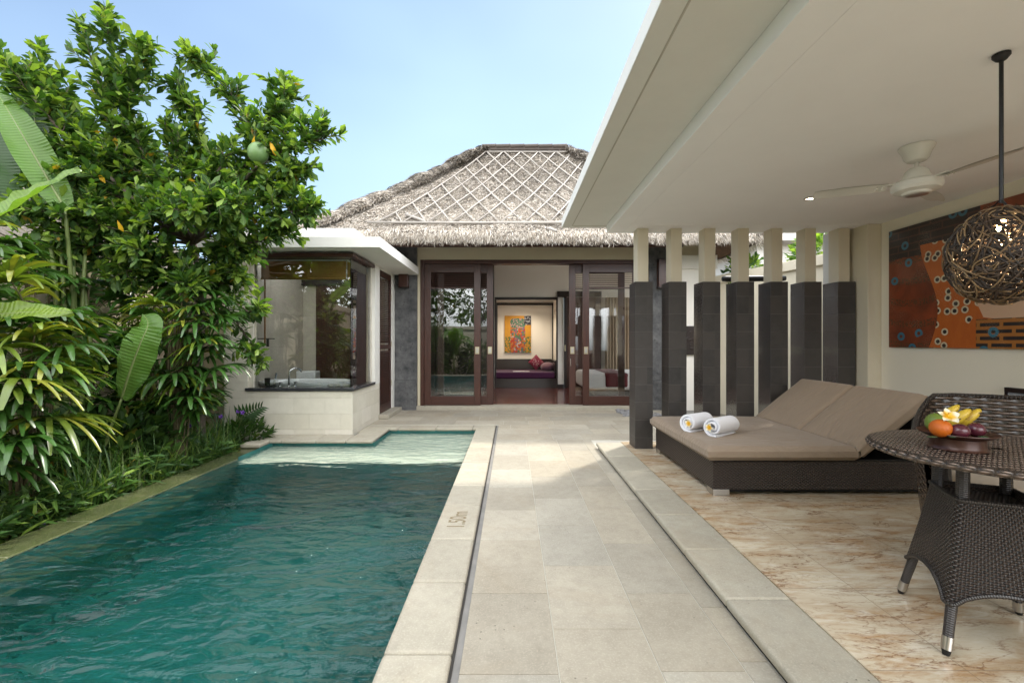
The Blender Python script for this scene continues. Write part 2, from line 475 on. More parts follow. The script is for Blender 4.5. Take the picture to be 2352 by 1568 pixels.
# thatch
t = NT('straw')
t.P(Base_Color=t.tint(), Roughness=.8, Specular_IOR_Level=.2); M['straw'] = t.m
t = NT('thatch_base')
n = t.noise(16, 6, .75, t.map((2.2, 1, 1))); n2 = t.noise(1.1, 4)
c = t.mix(t.ramp(n, [(.3, 0), (.7, 1)]), (.05, .04, .03), (.20, .17, .135)); c = t.mix(t.math('MULTIPLY', n2, .4), c, (.2, .18, .16))
t.P(Base_Color=c, Roughness=.95, Normal=t.bump(n, .05)); M['thatch'] = t.m
M['bamboo'] = simple('weathered_bamboo', (.29, .265, .235), .6, var=.25, scale=3)
M['ridge'] = simple('dark_ridge_tile', (.05, .036, .028), .7, var=.4, scale=8, bump=.006, bscale=40)
M['thatch_under'] = simple('thatch_underside', (.09, .045, .022), .95, var=.5, scale=9, bump=.02, bscale=30)

# weave
def weave(name, L, p, c_lo, c_hi, rough=.32, herring=0, bumpd=.006):
    t = NT(name)
    uv = t.sep(t.n('TexCoord').outputs['UV'])
    jit = t.math('MULTIPLY', t.math('SUBTRACT', t.noise(9, 3), .5), p*.45)
    rowf = t.math('DIVIDE', t.math('ADD', uv[1], jit), p)
    row = t.math('FLOOR', rowf); f = t.math('FRACT', rowf)
    ph = t.math('MULTIPLY', row, PI if not herring else herring)
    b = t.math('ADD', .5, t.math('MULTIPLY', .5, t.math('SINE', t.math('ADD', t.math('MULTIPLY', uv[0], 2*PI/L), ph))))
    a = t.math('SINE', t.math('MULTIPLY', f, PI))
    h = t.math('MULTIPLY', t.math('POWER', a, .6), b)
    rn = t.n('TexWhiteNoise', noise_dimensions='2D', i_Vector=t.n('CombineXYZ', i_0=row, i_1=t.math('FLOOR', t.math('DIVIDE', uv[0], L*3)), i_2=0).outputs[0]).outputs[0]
    c = t.mix(t.ramp(h, [(.05, 0), (.85, 1)]), c_lo, c_hi)  # crests lightened, creases darkened: strand highlight and shade put into the colour
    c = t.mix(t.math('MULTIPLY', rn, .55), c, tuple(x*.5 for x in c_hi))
    t.P(Base_Color=c, Roughness=rough, Specular_IOR_Level=.6, Normal=t.bump(h, bumpd))
    return t.m
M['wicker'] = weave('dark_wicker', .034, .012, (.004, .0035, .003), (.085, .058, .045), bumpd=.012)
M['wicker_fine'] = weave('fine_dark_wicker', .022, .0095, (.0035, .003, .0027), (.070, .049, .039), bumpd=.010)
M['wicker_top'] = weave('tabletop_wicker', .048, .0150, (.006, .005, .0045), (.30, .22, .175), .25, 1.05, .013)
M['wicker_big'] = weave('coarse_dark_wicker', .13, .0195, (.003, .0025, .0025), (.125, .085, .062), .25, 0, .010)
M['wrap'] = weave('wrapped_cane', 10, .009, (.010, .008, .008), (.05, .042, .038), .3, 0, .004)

def fabric(name, col, rough=.85, scale=420, wr=.0, sheen=.15, var=.1):
    t = NT(name)
    n = t.noise(2.2, 4); fb = t.noise(scale, 2)
    c = t.mix(n, tuple(x*(1-var) for x in col), tuple(min(1, x*(1+var)) for x in col))
    c = t.mix(t.math('MULTIPLY', fb, .2), c, tuple(x*.7 for x in col))
    h = t.math('MULTIPLY', fb, .15)
    nb = t.bump(h, .002)
    if wr:
        wn = t.noise(2.6, 3, .5, t.map((1, 3.4, 1), rot=(0, 0, .25)), 1.2)
        nb = t.bump(t.ramp(wn, [(.34, 0), (.5, 1), (.66, 0)]), wr, 1, nb)
    t.P(Base_Color=c, Roughness=rough, Sheen_Weight=sheen, Normal=nb, Specular_IOR_Level=.25); return t.m
M['taupe'] = fabric('taupe_canvas', (.295, .228, .168), wr=.0045)
M['towel'] = fabric('white_terry', (.80, .81, .86), .95, 260, 0, .4, .03)
M['purple'] = fabric('purple_cotton', (.075, .018, .060), var=.2)
M['pinkish'] = fabric('pink_silk', (.27, .035, .075), .6)
M['mauve'] = fabric('mauve_silk', (.22, .11, .15), .55, sheen=.4)
M['maroon'] = fabric('maroon_runner', (.12, .012, .018), .6)
M['sheet'] = fabric('white_bed_linen', (.78, .77, .76))
M['curtain'] = fabric('tan_curtain', (.42, .33, .23))
M['sheer'] = fabric('pale_sheer', (.75, .72, .66))
M['rug'] = fabric('pale_rug', (.55, .53, .5))

M['steel'] = simple('brushed_steel', (.55, .53, .5), .28, 1, var=.1)
M['chrome'] = simple('chrome', (.8, .8, .8), .06, 1, var=.02)
M['brass'] = simple('satin_brass_plate', (.50, .44, .30), .35, .9, var=.1)
M['black'] = simple('black_metal', (.012, .012, .013), .4, .3, var=.2)
M['drain'] = simple('grey_drain_channel', (.20, .19, .175), .6, var=.35, scale=9)
M['gap'] = simple('dark_joint_and_shade', (.03, .027, .023), .95)
M['fanwhite'] = simple('white_enamel', (.70, .69, .64), .3, var=.03, coat=.4)
M['ceramic'] = simple('white_ceramic', (.80, .82, .82), .12, var=.03, coat=.5)
M['granite'] = simple('black_granite_sill', (.035, .036, .04), .14, var=.5, scale=90, spec=.6)
M['specked'] = simple('speckled_brown_granite', (.032, .023, .02), .22, var=.7, scale=120, spec=.6)
M['copper'] = simple('copper_brown_lacquer', (.055, .018, .010), .32, .2, var=.25, scale=10)
M['stoneegg'] = simple('pale_river_stone', (.66, .65, .58), .5, var=.12, scale=20)
M['pebble'] = simple('grey_pebble', (.20, .20, .205), .6, var=.5, scale=18)
M['roofgrey'] = simple('grey_shingle', (.30, .28, .26), .85, var=.3, scale=4)
t = NT('bamboo_blind')
sx, sy, sz = t.sep()
sl = t.math('SINE', t.math('MULTIPLY', sz, 2*PI/.012)); n = t.noise(3, 4, .6, t.map((1, 1, 60)))
c = t.mix(n, (.48, .27, .06), (.70, .44, .14)); c = t.mix(t.math('MULTIPLY', t.math('ADD', sl, 1), .2), c, (.22, .12, .025))
t.P(Base_Color=c, Roughness=.6, Normal=t.bump(sl, .002))
tl = t.n('BsdfTranslucent', i_Color=t.mix(1, c, (1.2, 1.1, .7), 'MULTIPLY')); mx = t.n('MixShader', i_0=.35)
t.l(t.b.outputs[0], mx.inputs[1]); t.l(tl.outputs[0], mx.inputs[2]); t.l(mx.outputs[0], t.out.inputs[0]); M['blind'] = t.m
def vcol(name, rough=.4, bump=0, bs=90, sss=0, coat=0):
    t = NT(name); t.P(Base_Color=t.tint(), Roughness=rough)
    if bump: t.P(Normal=t.bump(t.noise(bs, 3), bump))
    if coat: t.P(Coat_Weight=coat)
    if sss: t.P(Subsurface_Weight=sss, Subsurface_Radius=(.01, .006, .003))
    return t.m
M['petal'] = vcol('frangipani_petal', .5)
M['rattan'] = vcol('rattan_cane', .4)
M['orange'] = simple('orange_peel', (.52, .115, .005), .45, var=.08, scale=20, bump=.0015, bscale=220)
t = NT('passionfruit_skin')
n = t.noise(14, 4); br_ = t.ramp(t.noise(9, 5, .7, None, .8), [(.60, 0), (.72, 1)])
c = t.mix(n, (.045, .008, .016), (.12, .02, .035)); c = t.mix(t.math('MULTIPLY', br_, .6), c, (.2, .1, .06))
t.P(Base_Color=c, Roughness=.25, Coat_Weight=.3); M['mangos'] = t.m
t = NT('banana_skin')
sp = t.ramp(t.noise(38, 3, .6), [(.60, 0), (.66, 1)])
c = t.mix(t.noise(12), (.52, .33, .02), (.62, .45, .05)); c = t.mix(sp, c, (.06, .03, .012)); c = t.mix(t.ramp(t.noise(17, 4, .7), [(.56, 0), (.66, .7)]), c, (.30, .17, .03))
t.P(Base_Color=c, Roughness=.4); M['banana'] = t.m
M['bantip'] = simple('banana_tip', (.02, .016, .008), .7)
M['greenfruit'] = simple('green_skin', (.15, .21, .03), .4, var=.2)
t = NT('calabash_skin')
n = t.noise(26, 4); n2 = t.noise(3)
c = t.mix(n, (.075, .15, .045), (.125, .225, .07)); c = t.mix(t.math('MULTIPLY', n2, .3), c, (.16, .24, .08))
t.P(Base_Color=c, Roughness=.45); M['calabash'] = t.m
def emit(name, col, st):
    t = NT(name); t.P(Base_Color=col, Emission_Color=col, Emission_Strength=st); return t.m
M['bulb'] = emit('warm_bulb', (1, .62, .28), 30)
M['downbulb'] = emit('downlight_lens', (1, .85, .62), 9)
# ================================================================== ground, terrace, pool
m = MB()
XL, XR, YB, YF = -60, 60, -60, 90
px0, px1, py0, py1 = -3.62, -.20, .02, 7.50
zg = -.30
for (a, b, c, d) in ((XL, XR, YB, py0), (XL, XR, py1, YF), (XL, px0, py0, py1), (px1, XR, py0, py1)):
    m.quad((a, c, zg), (b, c, zg), (b, d, zg), (a, d, zg))
struct(m.build('ground', M['soil']))

# planting bed soil, gently raised towards the wall
m = MB(); P = []
for i in range(14):
    x = -3.62 - i*.14
    P.append([(x, -.4 + j*.2, -.215 + .03*math.sin(i*1.3+j*.7) + .02*math.sin(j*1.9) + .012*i*.5) for j in range(38)])
m.grid(P)
struct(m.build('planting_bed', M['soil'], smooth=True))

# terrace: individual stones over a grout bed
def ys(lst): return [F*1.37/(y-784) for y in lst]
zt = -.07
tm = MB(); gm = MB()
def paver(x0, x1, y0, y1, z=zt, g=.0022):
    k = random.uniform(.86, 1.06); w = random.uniform(-.02, .02)
    col = (k*(1+w), k, k*(1-w*1.4))
    tm.box(x0+g, x1-g, y0+g, y1-g, z-.03, z, col)
cols = [(-.22, .195, [1020,1046,1077,1119,1170,1240,1361,1547]), (.195, .62, [1025,1058,1094,1143,1206,1298,1442.6]), (.62, .975, [1013,1034,1074,1116,1169,1246.7,1362,1540])]
for x0, x1, lst in cols:
    yy = [6.35] + ys(lst)
    while yy[-1] > -1.6: yy.append(yy[-1] - random.uniform(.45, .62))
    for a, b in zip(yy[:-1], yy[1:]): paver(x0, x1, b, a)
yy = [6.35]
while yy[-1] > -1.6: yy.append(yy[-1] - random.choice((.4, .6, .8)))
for a, b in zip(yy[:-1], yy[1:]): paver(.975, 1.10, b, a)
# the court in front of the doors
y = 6.35; r = 0
for h in (.41, .37, .38, .40, .39, .41, .42):
    x = -2.36 - random.uniform(0, .5); r += 1
    while x < 3.3:
        w = random.choice((.42, .62, .82))
        x0, x1 = max(x, -2.352), min(x+w, 3.3)
        yy0 = y; yy1 = min(y+h, 9.14)
        if x1 > x0 + .02 and yy1 > yy0 + .02:
            if yy1 <= 7.48: x0 = max(x0, -.22)
            elif yy0 < 7.48 < yy1:
                if x0 < -.22:
                    if yy1 - 7.49 > .03: paver(x0, min(x1, -.22), 7.487, yy1)
                    x0 = max(x0, -.22)
            if x1 - x0 > .03 and not (x0 > 1.95 and yy1 < 8.5): paver(x0, x1, yy0, yy1)
        x += w
    y += h
struct(tm.build('terrace', M['paving'], bevel=.0015, bseg=1))
gm.box(-.215, 1.38, -1.6, 7.485, -.12, zt-.004); gm.box(-2.36, 3.3, 7.49, 9.14, -.12, zt-.004); gm.box(1.38, 3.3, 5.95, 7.485, -.12, zt-.006)
struct(gm.build('terrace_bedding', M['grout']))
rm = MB(); rm.box(-.20, 4.6, -7, -1.64, -.12, -.072); struct(rm.build('rear_bounce_paving', M['paving']))  # unseen paving added behind the camera to bounce light onto the ceiling

# pool coping, rounded nosing towards the water
cm = MB()
def cop(x0, x1, y0, y1, z1=-.066, th=.045):
    k = random.uniform(.92, 1.05); cm.box(x0, x1, y0, y1, z1-th, z1, (k, k*.99, k*.97))
yy = [7.165]
while yy[-1] > .1: yy.append(yy[-1] - .62 + random.uniform(-.02, .02))
yy = [7.165] + ys([1028, 1062, 1115, 1160, 1238, 1336, 1500]) + [1.25, .6, .02]
for a, b in zip(yy[:-1], yy[1:]): cop(-.567, -.262, b+.0015, a-.0015)
xx = [-2.352, -1.80, -1.20, -.62, -.262]
for a, b in zip(xx[:-1], xx[1:]): cop(a+.0015, b-.0015, 7.168, 7.462)
for a, b in ((6.285, 6.9), (6.903, 7.165)): cop(-2.34, -1.927, a, b-.0015) if a > 6.5 else cop(-2.30, -1.927, a, b)
xx = [-3.60, -3.2, -2.72, -2.303]
for a, b in zip(xx[:-1], xx[1:]): cop(a+.0015, b-.0015, 6.285, 6.715)
cop(-3.61, -3.345, 6.03, 6.282, -.060, .055)
cop(-3.60, -.262, -.30, .02)
struct(cm.build('pool_coping', M['coping'], bevel=.019, bseg=4, smooth='auto', angle=50))
# drain channel along the coping
dm = MB(); dm.box(-.262, -.217, -1.5, 7.49, -.12, -.088); dm.box(-2.36, -.262, 7.463, 7.489, -.12, -.085)
struct(dm.build('drain_channel', M['drain']))
dm = MB(); dm.box(-.2622, -.252, -1.5, 7.46, -.0878, -.080)
struct(dm.build('drain_joint', M['gap']))

# basin
pm = MB(); zb = -1.55
xa, xb = -3.32, -.545; ya, yl, yb1, yb2 = .05, 5.52, 6.32, 7.19
pm.quad((xa, ya, zb), (xb, ya, zb), (xb, yl, zb), (xa, yl, zb))
pm.quad((xa, ya, zb), (xa, yl, zb), (xa, yl, -.14), (xa, ya, -.14))
pm.quad((xb, yl, zb), (xb, ya, zb), (xb, ya, -.10), (xb, yl, -.10))
pm.quad((xb, ya, zb), (xa, ya, zb), (xa, ya, -.10), (xb, ya, -.10))
pm.m = 1
zl = -.27
pm.quad((xa, yl, zl), (xb, yl, zl), (xb, yb2, zl), (xa, yb2, zl))
pm.m = 0
pm.quad((xb, yb2, zl), (xb, yl, zl), (xb, yl, -.10), (xb, yb2, -.10))
pm.quad((xa, yl, zl), (xa, yb1, zl), (xa, yb1, -.10), (xa, yl, -.10))
pm.quad((-1.91, yb2, zl), (xb, yb2, zl), (xb, yb2, -.10), (-1.91, yb2, -.10))
pm.quad((xa, yb1, zl), (-1.91, yb1, zl), (-1.91, yb1, -.10), (xa, yb1, -.10))
pm.quad((-1.91, yb1, zl), (-1.91, yb2, zl), (-1.91, yb2, -.10), (-1.91, yb1, -.10))
pm.m = 0
pm.quad((xa, yl, zb), (xb, yl, zb), (xb, yl, zl), (xa, yl, zl))
struct(pm.build('pool_basin', [M['pooltile'], M['ledge']]))
om = MB(); om.box(-3.605, xa-.004, .02, 6.28, -1.6, -.121)
struct(om.build('overflow_edge', M['overflow'], bevel=.012, bseg=2))
# water body: surface and volume in one closed mesh
wm = MB()
zw = -.128; zbo = -1.62
outline = [(xa-.002, .045), (xb+.006, .045), (xb+.006, yb2+.006), (-1.916, yb2+.006), (-1.916, yb1+.006), (xa-.002, yb1+.006)]
bt = wm.verts([(x, y, zw) for x, y in outline]); bb = wm.verts([(x, y, zbo) for x, y in outline])
wm.face(range(bt, bt+6)); wm.face(reversed(range(bb, bb+6)))
for i in range(6):
    j = (i+1) % 6; wm.face((bb+i, bb+j, bt+j, bt+i))
struct(wm.build('pool_water', M['water']))

# depth marking cut in the coping
fc = bpy.data.curves.new('depth_marking', 'FONT'); fc.body = '1.50m'; fc.size = .185; fc.align_x = 'CENTER'; fc.extrude = .0004; fc.offset = .001
fo = bpy.data.objects.new('depth_marking_text', fc); C.objects.link(fo)
bpy.context.view_layer.update()
me = bpy.data.meshes.new_from_object(fo.evaluated_get(bpy.context.evaluated_depsgraph_get()))
bpy.data.objects.remove(fo)
me.materials.clear(); me.materials.append(simple('stained_carving', (.20, .155, .09), .9, var=.4, scale=60))
dmk = bpy.data.objects.new('depth_marking', me); C.objects.link(dmk)
dmk.location = (-.355, 3.50, -.0652); dmk.rotation_euler = (0, 0, PI/2); dmk.scale = (.72, 1, 1)
tag(dmk, 'carved depth marking reading 1.50m in the pale pool coping', 'depth marking')

# kerb and pavilion floor
km = MB()
yy = [5.86, 5.15, 4.55, 4.0, 3.42, 2.85, 2.3, 1.7, 1.1, .5, -.1, -.8, -1.5]
for a, b in zip(yy[:-1], yy[1:]):
    k = random.uniform(.93, 1.05); km.box(1.08, 1.412, b+.001, a-.001, -.045, .002, (k, k, k*.99))
struct(km.build('kerb_step', M['coping'], bevel=.016, bseg=4, smooth='auto', angle=50))
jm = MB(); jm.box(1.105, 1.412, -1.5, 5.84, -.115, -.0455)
struct(jm.build('kerb_shadow_gap', M['gap']))  # dark infill standing for the shade of the gap under the kerb
fm = MB(); fm.box(1.4125, 4.352, -1.5, 5.92, -.12, 0)
struct(fm.build('marble_floor', M['marble']))
# shallow pond behind the pillars
pm = MB(); pm.box(1.97, 4.4, 5.93, 9.18, -.25, -.10)
struct(pm.build('pond_water', simple('dark_pond', (.012, .014, .013), .06, var=.3)))
pb = MB()
for i in range(130):
    x = random.uniform(2.05, 2.75); y = random.uniform(8.3, 9.05); r = random.uniform(.03, .06)
    pb.ball((x, y, -.09 + random.uniform(0, .04)), (r, r*random.uniform(.7, 1), r*.6), 8, 6)
tag(pb.build('pebbles', M['pebble'], smooth=True), 'grey pebbles heaped at the foot of the dark stone column', 'pebbles', kind='stuff')

# ================================================================== villa
villa = thing('villa', 'villa with thatched hip roof and dark red sliding doors', 'villa', (1.0, 9.2, 0))
YW = 9.20
m = MB()
m.box(-2.36, 4.1, YW, YW+.18, 2.95, 3.95)                 # above the doors
m.box(-1.91, -1.853, YW, YW+.18, 0, 2.95)
m.box(2.66, 2.74, YW, YW+.18, 0, 2.95)
m.build('front_wall', M['beige'], villa)
m = MB(); m.box(3.16, 4.12, YW+.02, YW+.2, -.1, 2.76); m.box(3.16, 4.14, YW-.03, YW+.2, 2.761, 3.04)
m.build('side_front_wall', M['inwall'], villa, bevel=.006)
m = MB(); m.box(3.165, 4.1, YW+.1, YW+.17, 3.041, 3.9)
m.build('roof_void_shade', M['gap'], villa)  # dark sheet standing in for the shade under the thatch
for xa_, xb_ in ((-2.403, -1.912), (2.742, 3.16)):
    c = MB(); c.box(xa_, xb_, YW-.08, YW+.17, .52, 3.25).build('stone_column', M['lava'], villa, bevel=.008)
    pl = MB(); pl.box(xa_-.012, xb_-.0005, YW-.115, YW+.16, -.1, .519); pl.build('plinth', M['lava'], villa, bevel=.01)
m = MB(); m.box(-1.93, 2.72, 9.105, 9.42, -.08, .004); m.build('door_step', M['coping'], villa, bevel=.012, bseg=3)
for a, b in ((-1.8525, -1.782), (2.577, 2.6595)):
    m = MB(); m.box(a, b, YW-.012, YW+.21, .005, 2.949); m.build('door_jamb', M['wood'], villa, bevel=.004)
m = MB(); m.box(-1.7815, 2.5765, YW-.008, YW+.21, 2.872, 2.949); m.build('door_header', M['woodx'], villa, bevel=.004)

def sliding_door(x0, x1, y, handle_left):
    st = .132
    f = MB()
    f.box(x0, x0+st, y, y+.045, .008, 2.87); f.box(x1-st, x1, y, y+.045, .008, 2.87)
    d = f.build('sliding_door', M['wood'], villa, bevel=.005)
    for za, zb_ in ((.008, .19), (2.70, 2.87)):
        r = MB(); r.box(x0+st, x1-st, y+.002, y+.043, za, zb_); r.build('rail', M['woodx'], d, bevel=.004)
    l = MB(); n = 8
    for i in range(n):
        z = 2.395 + (i+.5)*(2.70-2.395)/n
        l.obox(((x0+x1)/2, y+.022, z), ((x1-x0)/2-st, 0, 0), (0, .019, .003), (0, -.001, .0045))
    l.box(x0+st, x1-st, y+.004, y+.041, 2.372, 2.393)
    l.build('louvre', M['woodx'], d)
    g = MB(); g.quad((x0+st, y+.022, .19), (x1-st, y+.022, .19), (x1-st, y+.022, 2.372), (x0+st, y+.022, 2.372))
    g.build('glass_pane', M['doorglass'], d)
    hx = (x0 + st*.5) if handle_left else (x1 - st*.5)
    h = MB(); h.box(hx-.042, hx+.042, y-.006, y+.002, 1.045, 1.19); h.build('handle', M['brass'], d, bevel=.003)
    h = MB(); h.box(hx-.026, hx+.026, y-.008, y-.005, 1.07, 1.165); h.build('finger_pull', M['steel'], d, bevel=.002)
    return d
sliding_door(-1.781, -.639, 9.225, False); sliding_door(-1.53, -.386, 9.325, False)
dc = sliding_door(1.170, 2.31, 9.325, True); sliding_door(1.434, 2.576, 9.225, True)
k = MB(); k.box(1.195, 1.207, 9.318, 9.325, .93, .98); k.tube([(1.2, 9.315, .95), (1.2, 9.31, .88), (1.203, 9.31, .80)], .004, 5)
tag(k.build('key', M['chrome']), 'small key ring hanging from the lock of the dark sliding door', 'key')

# ---- thatched roof
EY, RY = 8.0, 12.0; ez, rz = 3.22, 6.36; eL, eR, rL, rR = -3.80, 4.50, -.72, 1.41; BY = 16.0
sl = (rz-ez)/(RY-EY)
def bell(t): return -.10*math.sin(PI*t)*1.0   # slight sag of the slope
def rf(u, t):   # front slope: u 0..1 across, t 0..1 up
    xl = eL + (rL-eL)*t; xr = eR + (rR-eR)*t
    return Vector((xl+(xr-xl)*u, EY+(RY-EY)*t, ez+(rz-ez)*t + bell(t)))
def rl(u, t):   # left hip: u from front (0) to back (1)
    yf = EY+(RY-EY)*t; yb = BY+(RY-BY)*t
    return Vector((eL+(rL-eL)*t, yf+(yb-yf)*u, ez+(rz-ez)*t + bell(t)))
def rr(u, t):
    p = rl(u, t); p.x = eR+(rR-eR)*t; return p
def rb(u, t):
    p = rf(u, t); p.y = 2*RY - p.y; return p
m = MB()
def lump(p, a=.035):
    return Vector((p.x, p.y, p.z + a*(math.sin(p.x*3.1+p.y*1.7)+math.sin(p.x*1.3-p.y*2.9+1))*.6))
for fn, nu in ((rf, 40), (rl, 30), (rr, 30)):
    nt = 24
    P = [[lump(fn(i/nu, j/nt)) for j in range(nt+1)] for i in range(nu+1)]
    m.grid(P)
# rounded eave all round, then the underside
def ring(off, z):
    return [(eL-off, EY-off, z), (eR+off, EY-off, z), (eR+off, BY+off, z), (eL-off, BY+off, z)]
prof = [(0, ez), (.05, ez-.035), (.065, ez-.085), (.04, ez-.125), (-.06, ez-.145)]
def densify(r, n=30):
    out = []
    for i in range(4):
        a = Vector(r[i]); b = Vector(r[(i+1) % 4])
        for k in range(n): out.append(a.lerp(b, k/n))
    return out
rows = [densify(ring(o, z)) for o, z in prof]
for i in range(len(rows)-1):
    b0 = m.verts([lump(p, .02) for p in rows[i]]); b1 = m.verts([lump(p, .02) for p in rows[i+1]]); n = len(rows[i])
    for k in range(n): m.face((b0+k, b0+(k+1) % n, b1+(k+1) % n, b1+k))
roof = m.build('thatched_roof', M['thatch'], villa, smooth=True)
u = MB()
r0 = densify(ring(-.06, ez-.143)); r1 = densify(ring(-1.5, ez-.13+1.5*sl*.96))
b0 = u.verts(r0); b1 = u.verts(r1)
for k in range(len(r0)): u.face((b0+k, b0+(k+1) % len(r0), b1+(k+1) % len(r0), b1+k))
u.build('thatch_underside', M['thatch_under'], roof, smooth=True)

def straw_cols(n, p=None):
    base = np.array([(.24, .20, .155), (.42, .36, .28), (.55, .49, .41), (.10, .08, .06), (.66, .61, .54), (.34, .27, .19), (.15, .12, .09)])
    c = base[RNG.integers(0, len(base), n)] * RNG.uniform(.80, 1.20, (n, 1))
    return (c*.72 + .28*c.mean(1, keepdims=True)*np.array([[1.04, 1.0, .95]]))*1.22
def straws(mb, P, D, Nn, L, Wd, spread, lift):
    """thin triangular straw blades: roots P, downhill D, outward Nn"""
    n = len(P)
    side = np.cross(D, Nn); side /= np.linalg.norm(side, axis=1, keepdims=True)
    a = RNG.normal(0, spread, (n, 1)); d = D + side*a + Nn*RNG.uniform(lift*.3, lift*1.6, (n, 1))
    d /= np.linalg.norm(d, axis=1, keepdims=True)
    s2 = np.cross(d, Nn); s2 /= np.linalg.norm(s2, axis=1, keepdims=True)
    w = Wd*RNG.uniform(.6, 1.3, (n, 1)); l = L*RNG.uniform(.6, 1.4, (n, 1))
    V = np.stack([P - s2*w*.5, P + s2*w*.5, P + d*l*.6 + s2*w*.35, P + d*l], 1)
    mb.batch(V, [(0, 1, 2), (0, 2, 3)], straw_cols(n))
def sample(fn, n, tmin=0, tmax=1, umin=0, umax=1):
    P = []; 
    e = 1e-3
    Ds = []; Ns = []
    while len(P) < n:
        t_ = random.uniform(tmin, tmax)
        if random.random() > 1 - .75*t_: continue
        u_ = random.uniform(umin, umax)
        p = lump(fn(u_, t_)); q = fn(u_, max(0, t_-.02)); s_ = fn(min(1, u_+.02), t_) - fn(max(0, u_-.02), t_)
        dn = (fn(u_, max(0, t_-.02)) - fn(u_, t_)) if t_ > .02 else (fn(u_, 0) - fn(u_, .02))
        dn.normalize(); nn = s_.cross(dn); nn.normalize()
        if nn.z < 0: nn = -nn
        P.append(p + nn*.005); Ds.append(dn); Ns.append(nn)
    return np.array(P), np.array(Ds), np.array(Ns)
sm = MB()
for fn, n in ((rf, 76000), (rl, 11000), (rr, 11000)):
    P, D, N_ = sample(fn, n)
    if fn is rf: D = np.tile(np.array([[0, -.787, -.617]]), (n, 1)); 
    straws(sm, P, D, N_, .13, .0125, .36, .22)
# eave fringe
def fringe(a, b, n, out):
    a = np.array(a); b = np.array(b); tt = RNG.uniform(0, 1, (n, 1))
    P = a + (b-a)*tt + RNG.normal(0, .03, (n, 3)); P[:, 2] += RNG.uniform(-.085, .05, n)
    D = np.tile(np.array([[out[0]*.45, out[1]*.45, -.85]]), (n, 1)); N_ = np.tile(np.array([[out[0]*.85, out[1]*.85, .45]]), (n, 1))
    straws(sm, P, D, N_, .085, .0075, .36, .14)
fringe((eL-.06, EY-.05, ez-.07), (eR+.06, EY-.05, ez-.07), 26000, (0, -1))
fringe((eR+.05, EY-.05, ez-.07), (eR+.05, BY, ez-.07), 4000, (1, 0))
fringe((eL-.05, EY-.05, ez-.07), (eL-.05, BY, ez-.07), 4000, (-1, 0))
# bundled hip rolls
def hip(a, b, out, n):
    a = np.array(a); b = np.array(b); ax = (b-a)/np.linalg.norm(b-a)
    tt = RNG.uniform(0, 1, (n, 1)); th = RNG.uniform(-1.5, 1.5, (n, 1))
    sag = np.zeros((n, 3)); sag[:, 2] = (-.10*np.sin(PI*tt[:, 0]))
    side = np.cross(ax, [0, 0, 1]); side /= np.linalg.norm(side); up = np.cross(side, ax)
    if up[2] < 0: up = -up
    rr_ = .165 + .018*np.sin(tt*57) + .022*np.sin(tt*23+1)
    radial = side*np.sin(th) + up*np.cos(th)
    P = a + (b-a)*tt + sag + radial*(rr_+.02) - up*.05
    sgn = np.sign(np.sin(th)); 
    D = -ax*.85 + side*np.sin(th)*.6; D /= np.linalg.norm(D, axis=1, keepdims=True)
    straws(sm, P, D, radial, .15, .013, .25, .16)
hip((eL, EY, ez), (rL, RY, rz), 0, 22000); hip((eR, EY, ez), (rR, RY, rz), 0, 9000)
sm.build('straw_layer', M['straw'], roof)
hm = MB()
for a, b in (((eL, EY, ez), (rL, RY, rz)), ((eR, EY, ez), (rR, RY, rz))):
    pts = []; rad = []
    for i in range(61):
        t_ = i/60; p = Vector(a).lerp(Vector(b), t_); p.z += bell(t_) - .05; pts.append(p); rad.append(.155 + .016*math.sin(t_*57) + .02*math.sin(t_*23+1))
    hm.tube(pts, rad, 12)
hm.build('hip_roll', M['thatch'], roof, smooth=True)
# bamboo lattice on the front slope
lm = MB()
def onroof(x, y, h=.05):
    t_ = (y-EY)/(RY-EY); return Vector((x, y - h*.617, ez+(rz-ez)*t_ + bell(t_) + h*.787))
y0, y1 = 8.27, 11.75
def xb_at(y): # lattice borders
    k = (y-y0)/(y1-y0); return -2.46 + k*1.78, 3.18 - k*1.80
def strip(x0, ya_, x1, yb_, w=.0155):
    n = max(3, int(abs(yb_-ya_)/.35)); pts = []
    for i in range(n+1):
        k = i/n; pts.append(onroof(x0+(x1-x0)*k + random.uniform(-.008, .008), ya_+(yb_-ya_)*k, .045+random.uniform(0, .012)))
    lm.tube(pts, [w*random.uniform(.85, 1.15) for _ in pts], 5)
sp = .445; du = .51
def clip(x0, dirn):
    # strip through (x0, y0) going up with dx/dy = dirn*du, kept inside the borders
    ins = [y for y in np.linspace(y0, y1, 160) if xb_at(y)[0]-.02 <= x0+dirn*du*(y-y0) <= xb_at(y)[1]+.02]
    if ins and ins[-1]-ins[0] > .12:
        a, b = ins[0], ins[-1]; strip(x0+dirn*du*(a-y0), a, x0+dirn*du*(b-y0), b)
for i in range(-8, 26):
    clip(-2.44 + sp*i, 1); clip(-2.44 + sp*i, -1)
strip(-2.62, y0-.01, 3.3, y0-.01, .026); strip(xb_at(y1)[0]-.05, y1, xb_at(y1)[1]+.05, y1, .022)
strip(-2.0, 8.62, -1.58, 8.30, .03); strip(.62, 8.05, .78, 7.93, .022)
lm.build('bamboo_lattice', M['bamboo'], roof, smooth=True)
wm_ = MB()
for i in range(16):   # tie cords over the hip
    t_ = .12 + i*.055; c0 = Vector((eL, EY, ez)).lerp(Vector((rL, RY, rz)), t_); c0.z += bell(t_)
    pts = [c0 + Vector((.16*math.cos(a) * .8 + .12*math.sin(a)*0, -.15*math.cos(a), .16*math.sin(a)+.02)) for a in np.linspace(.2, 2.6, 9)]
    wm_.tube(pts, .007, 4)
wm_.build('tie_cord', M['black'], roof)
rg = MB()
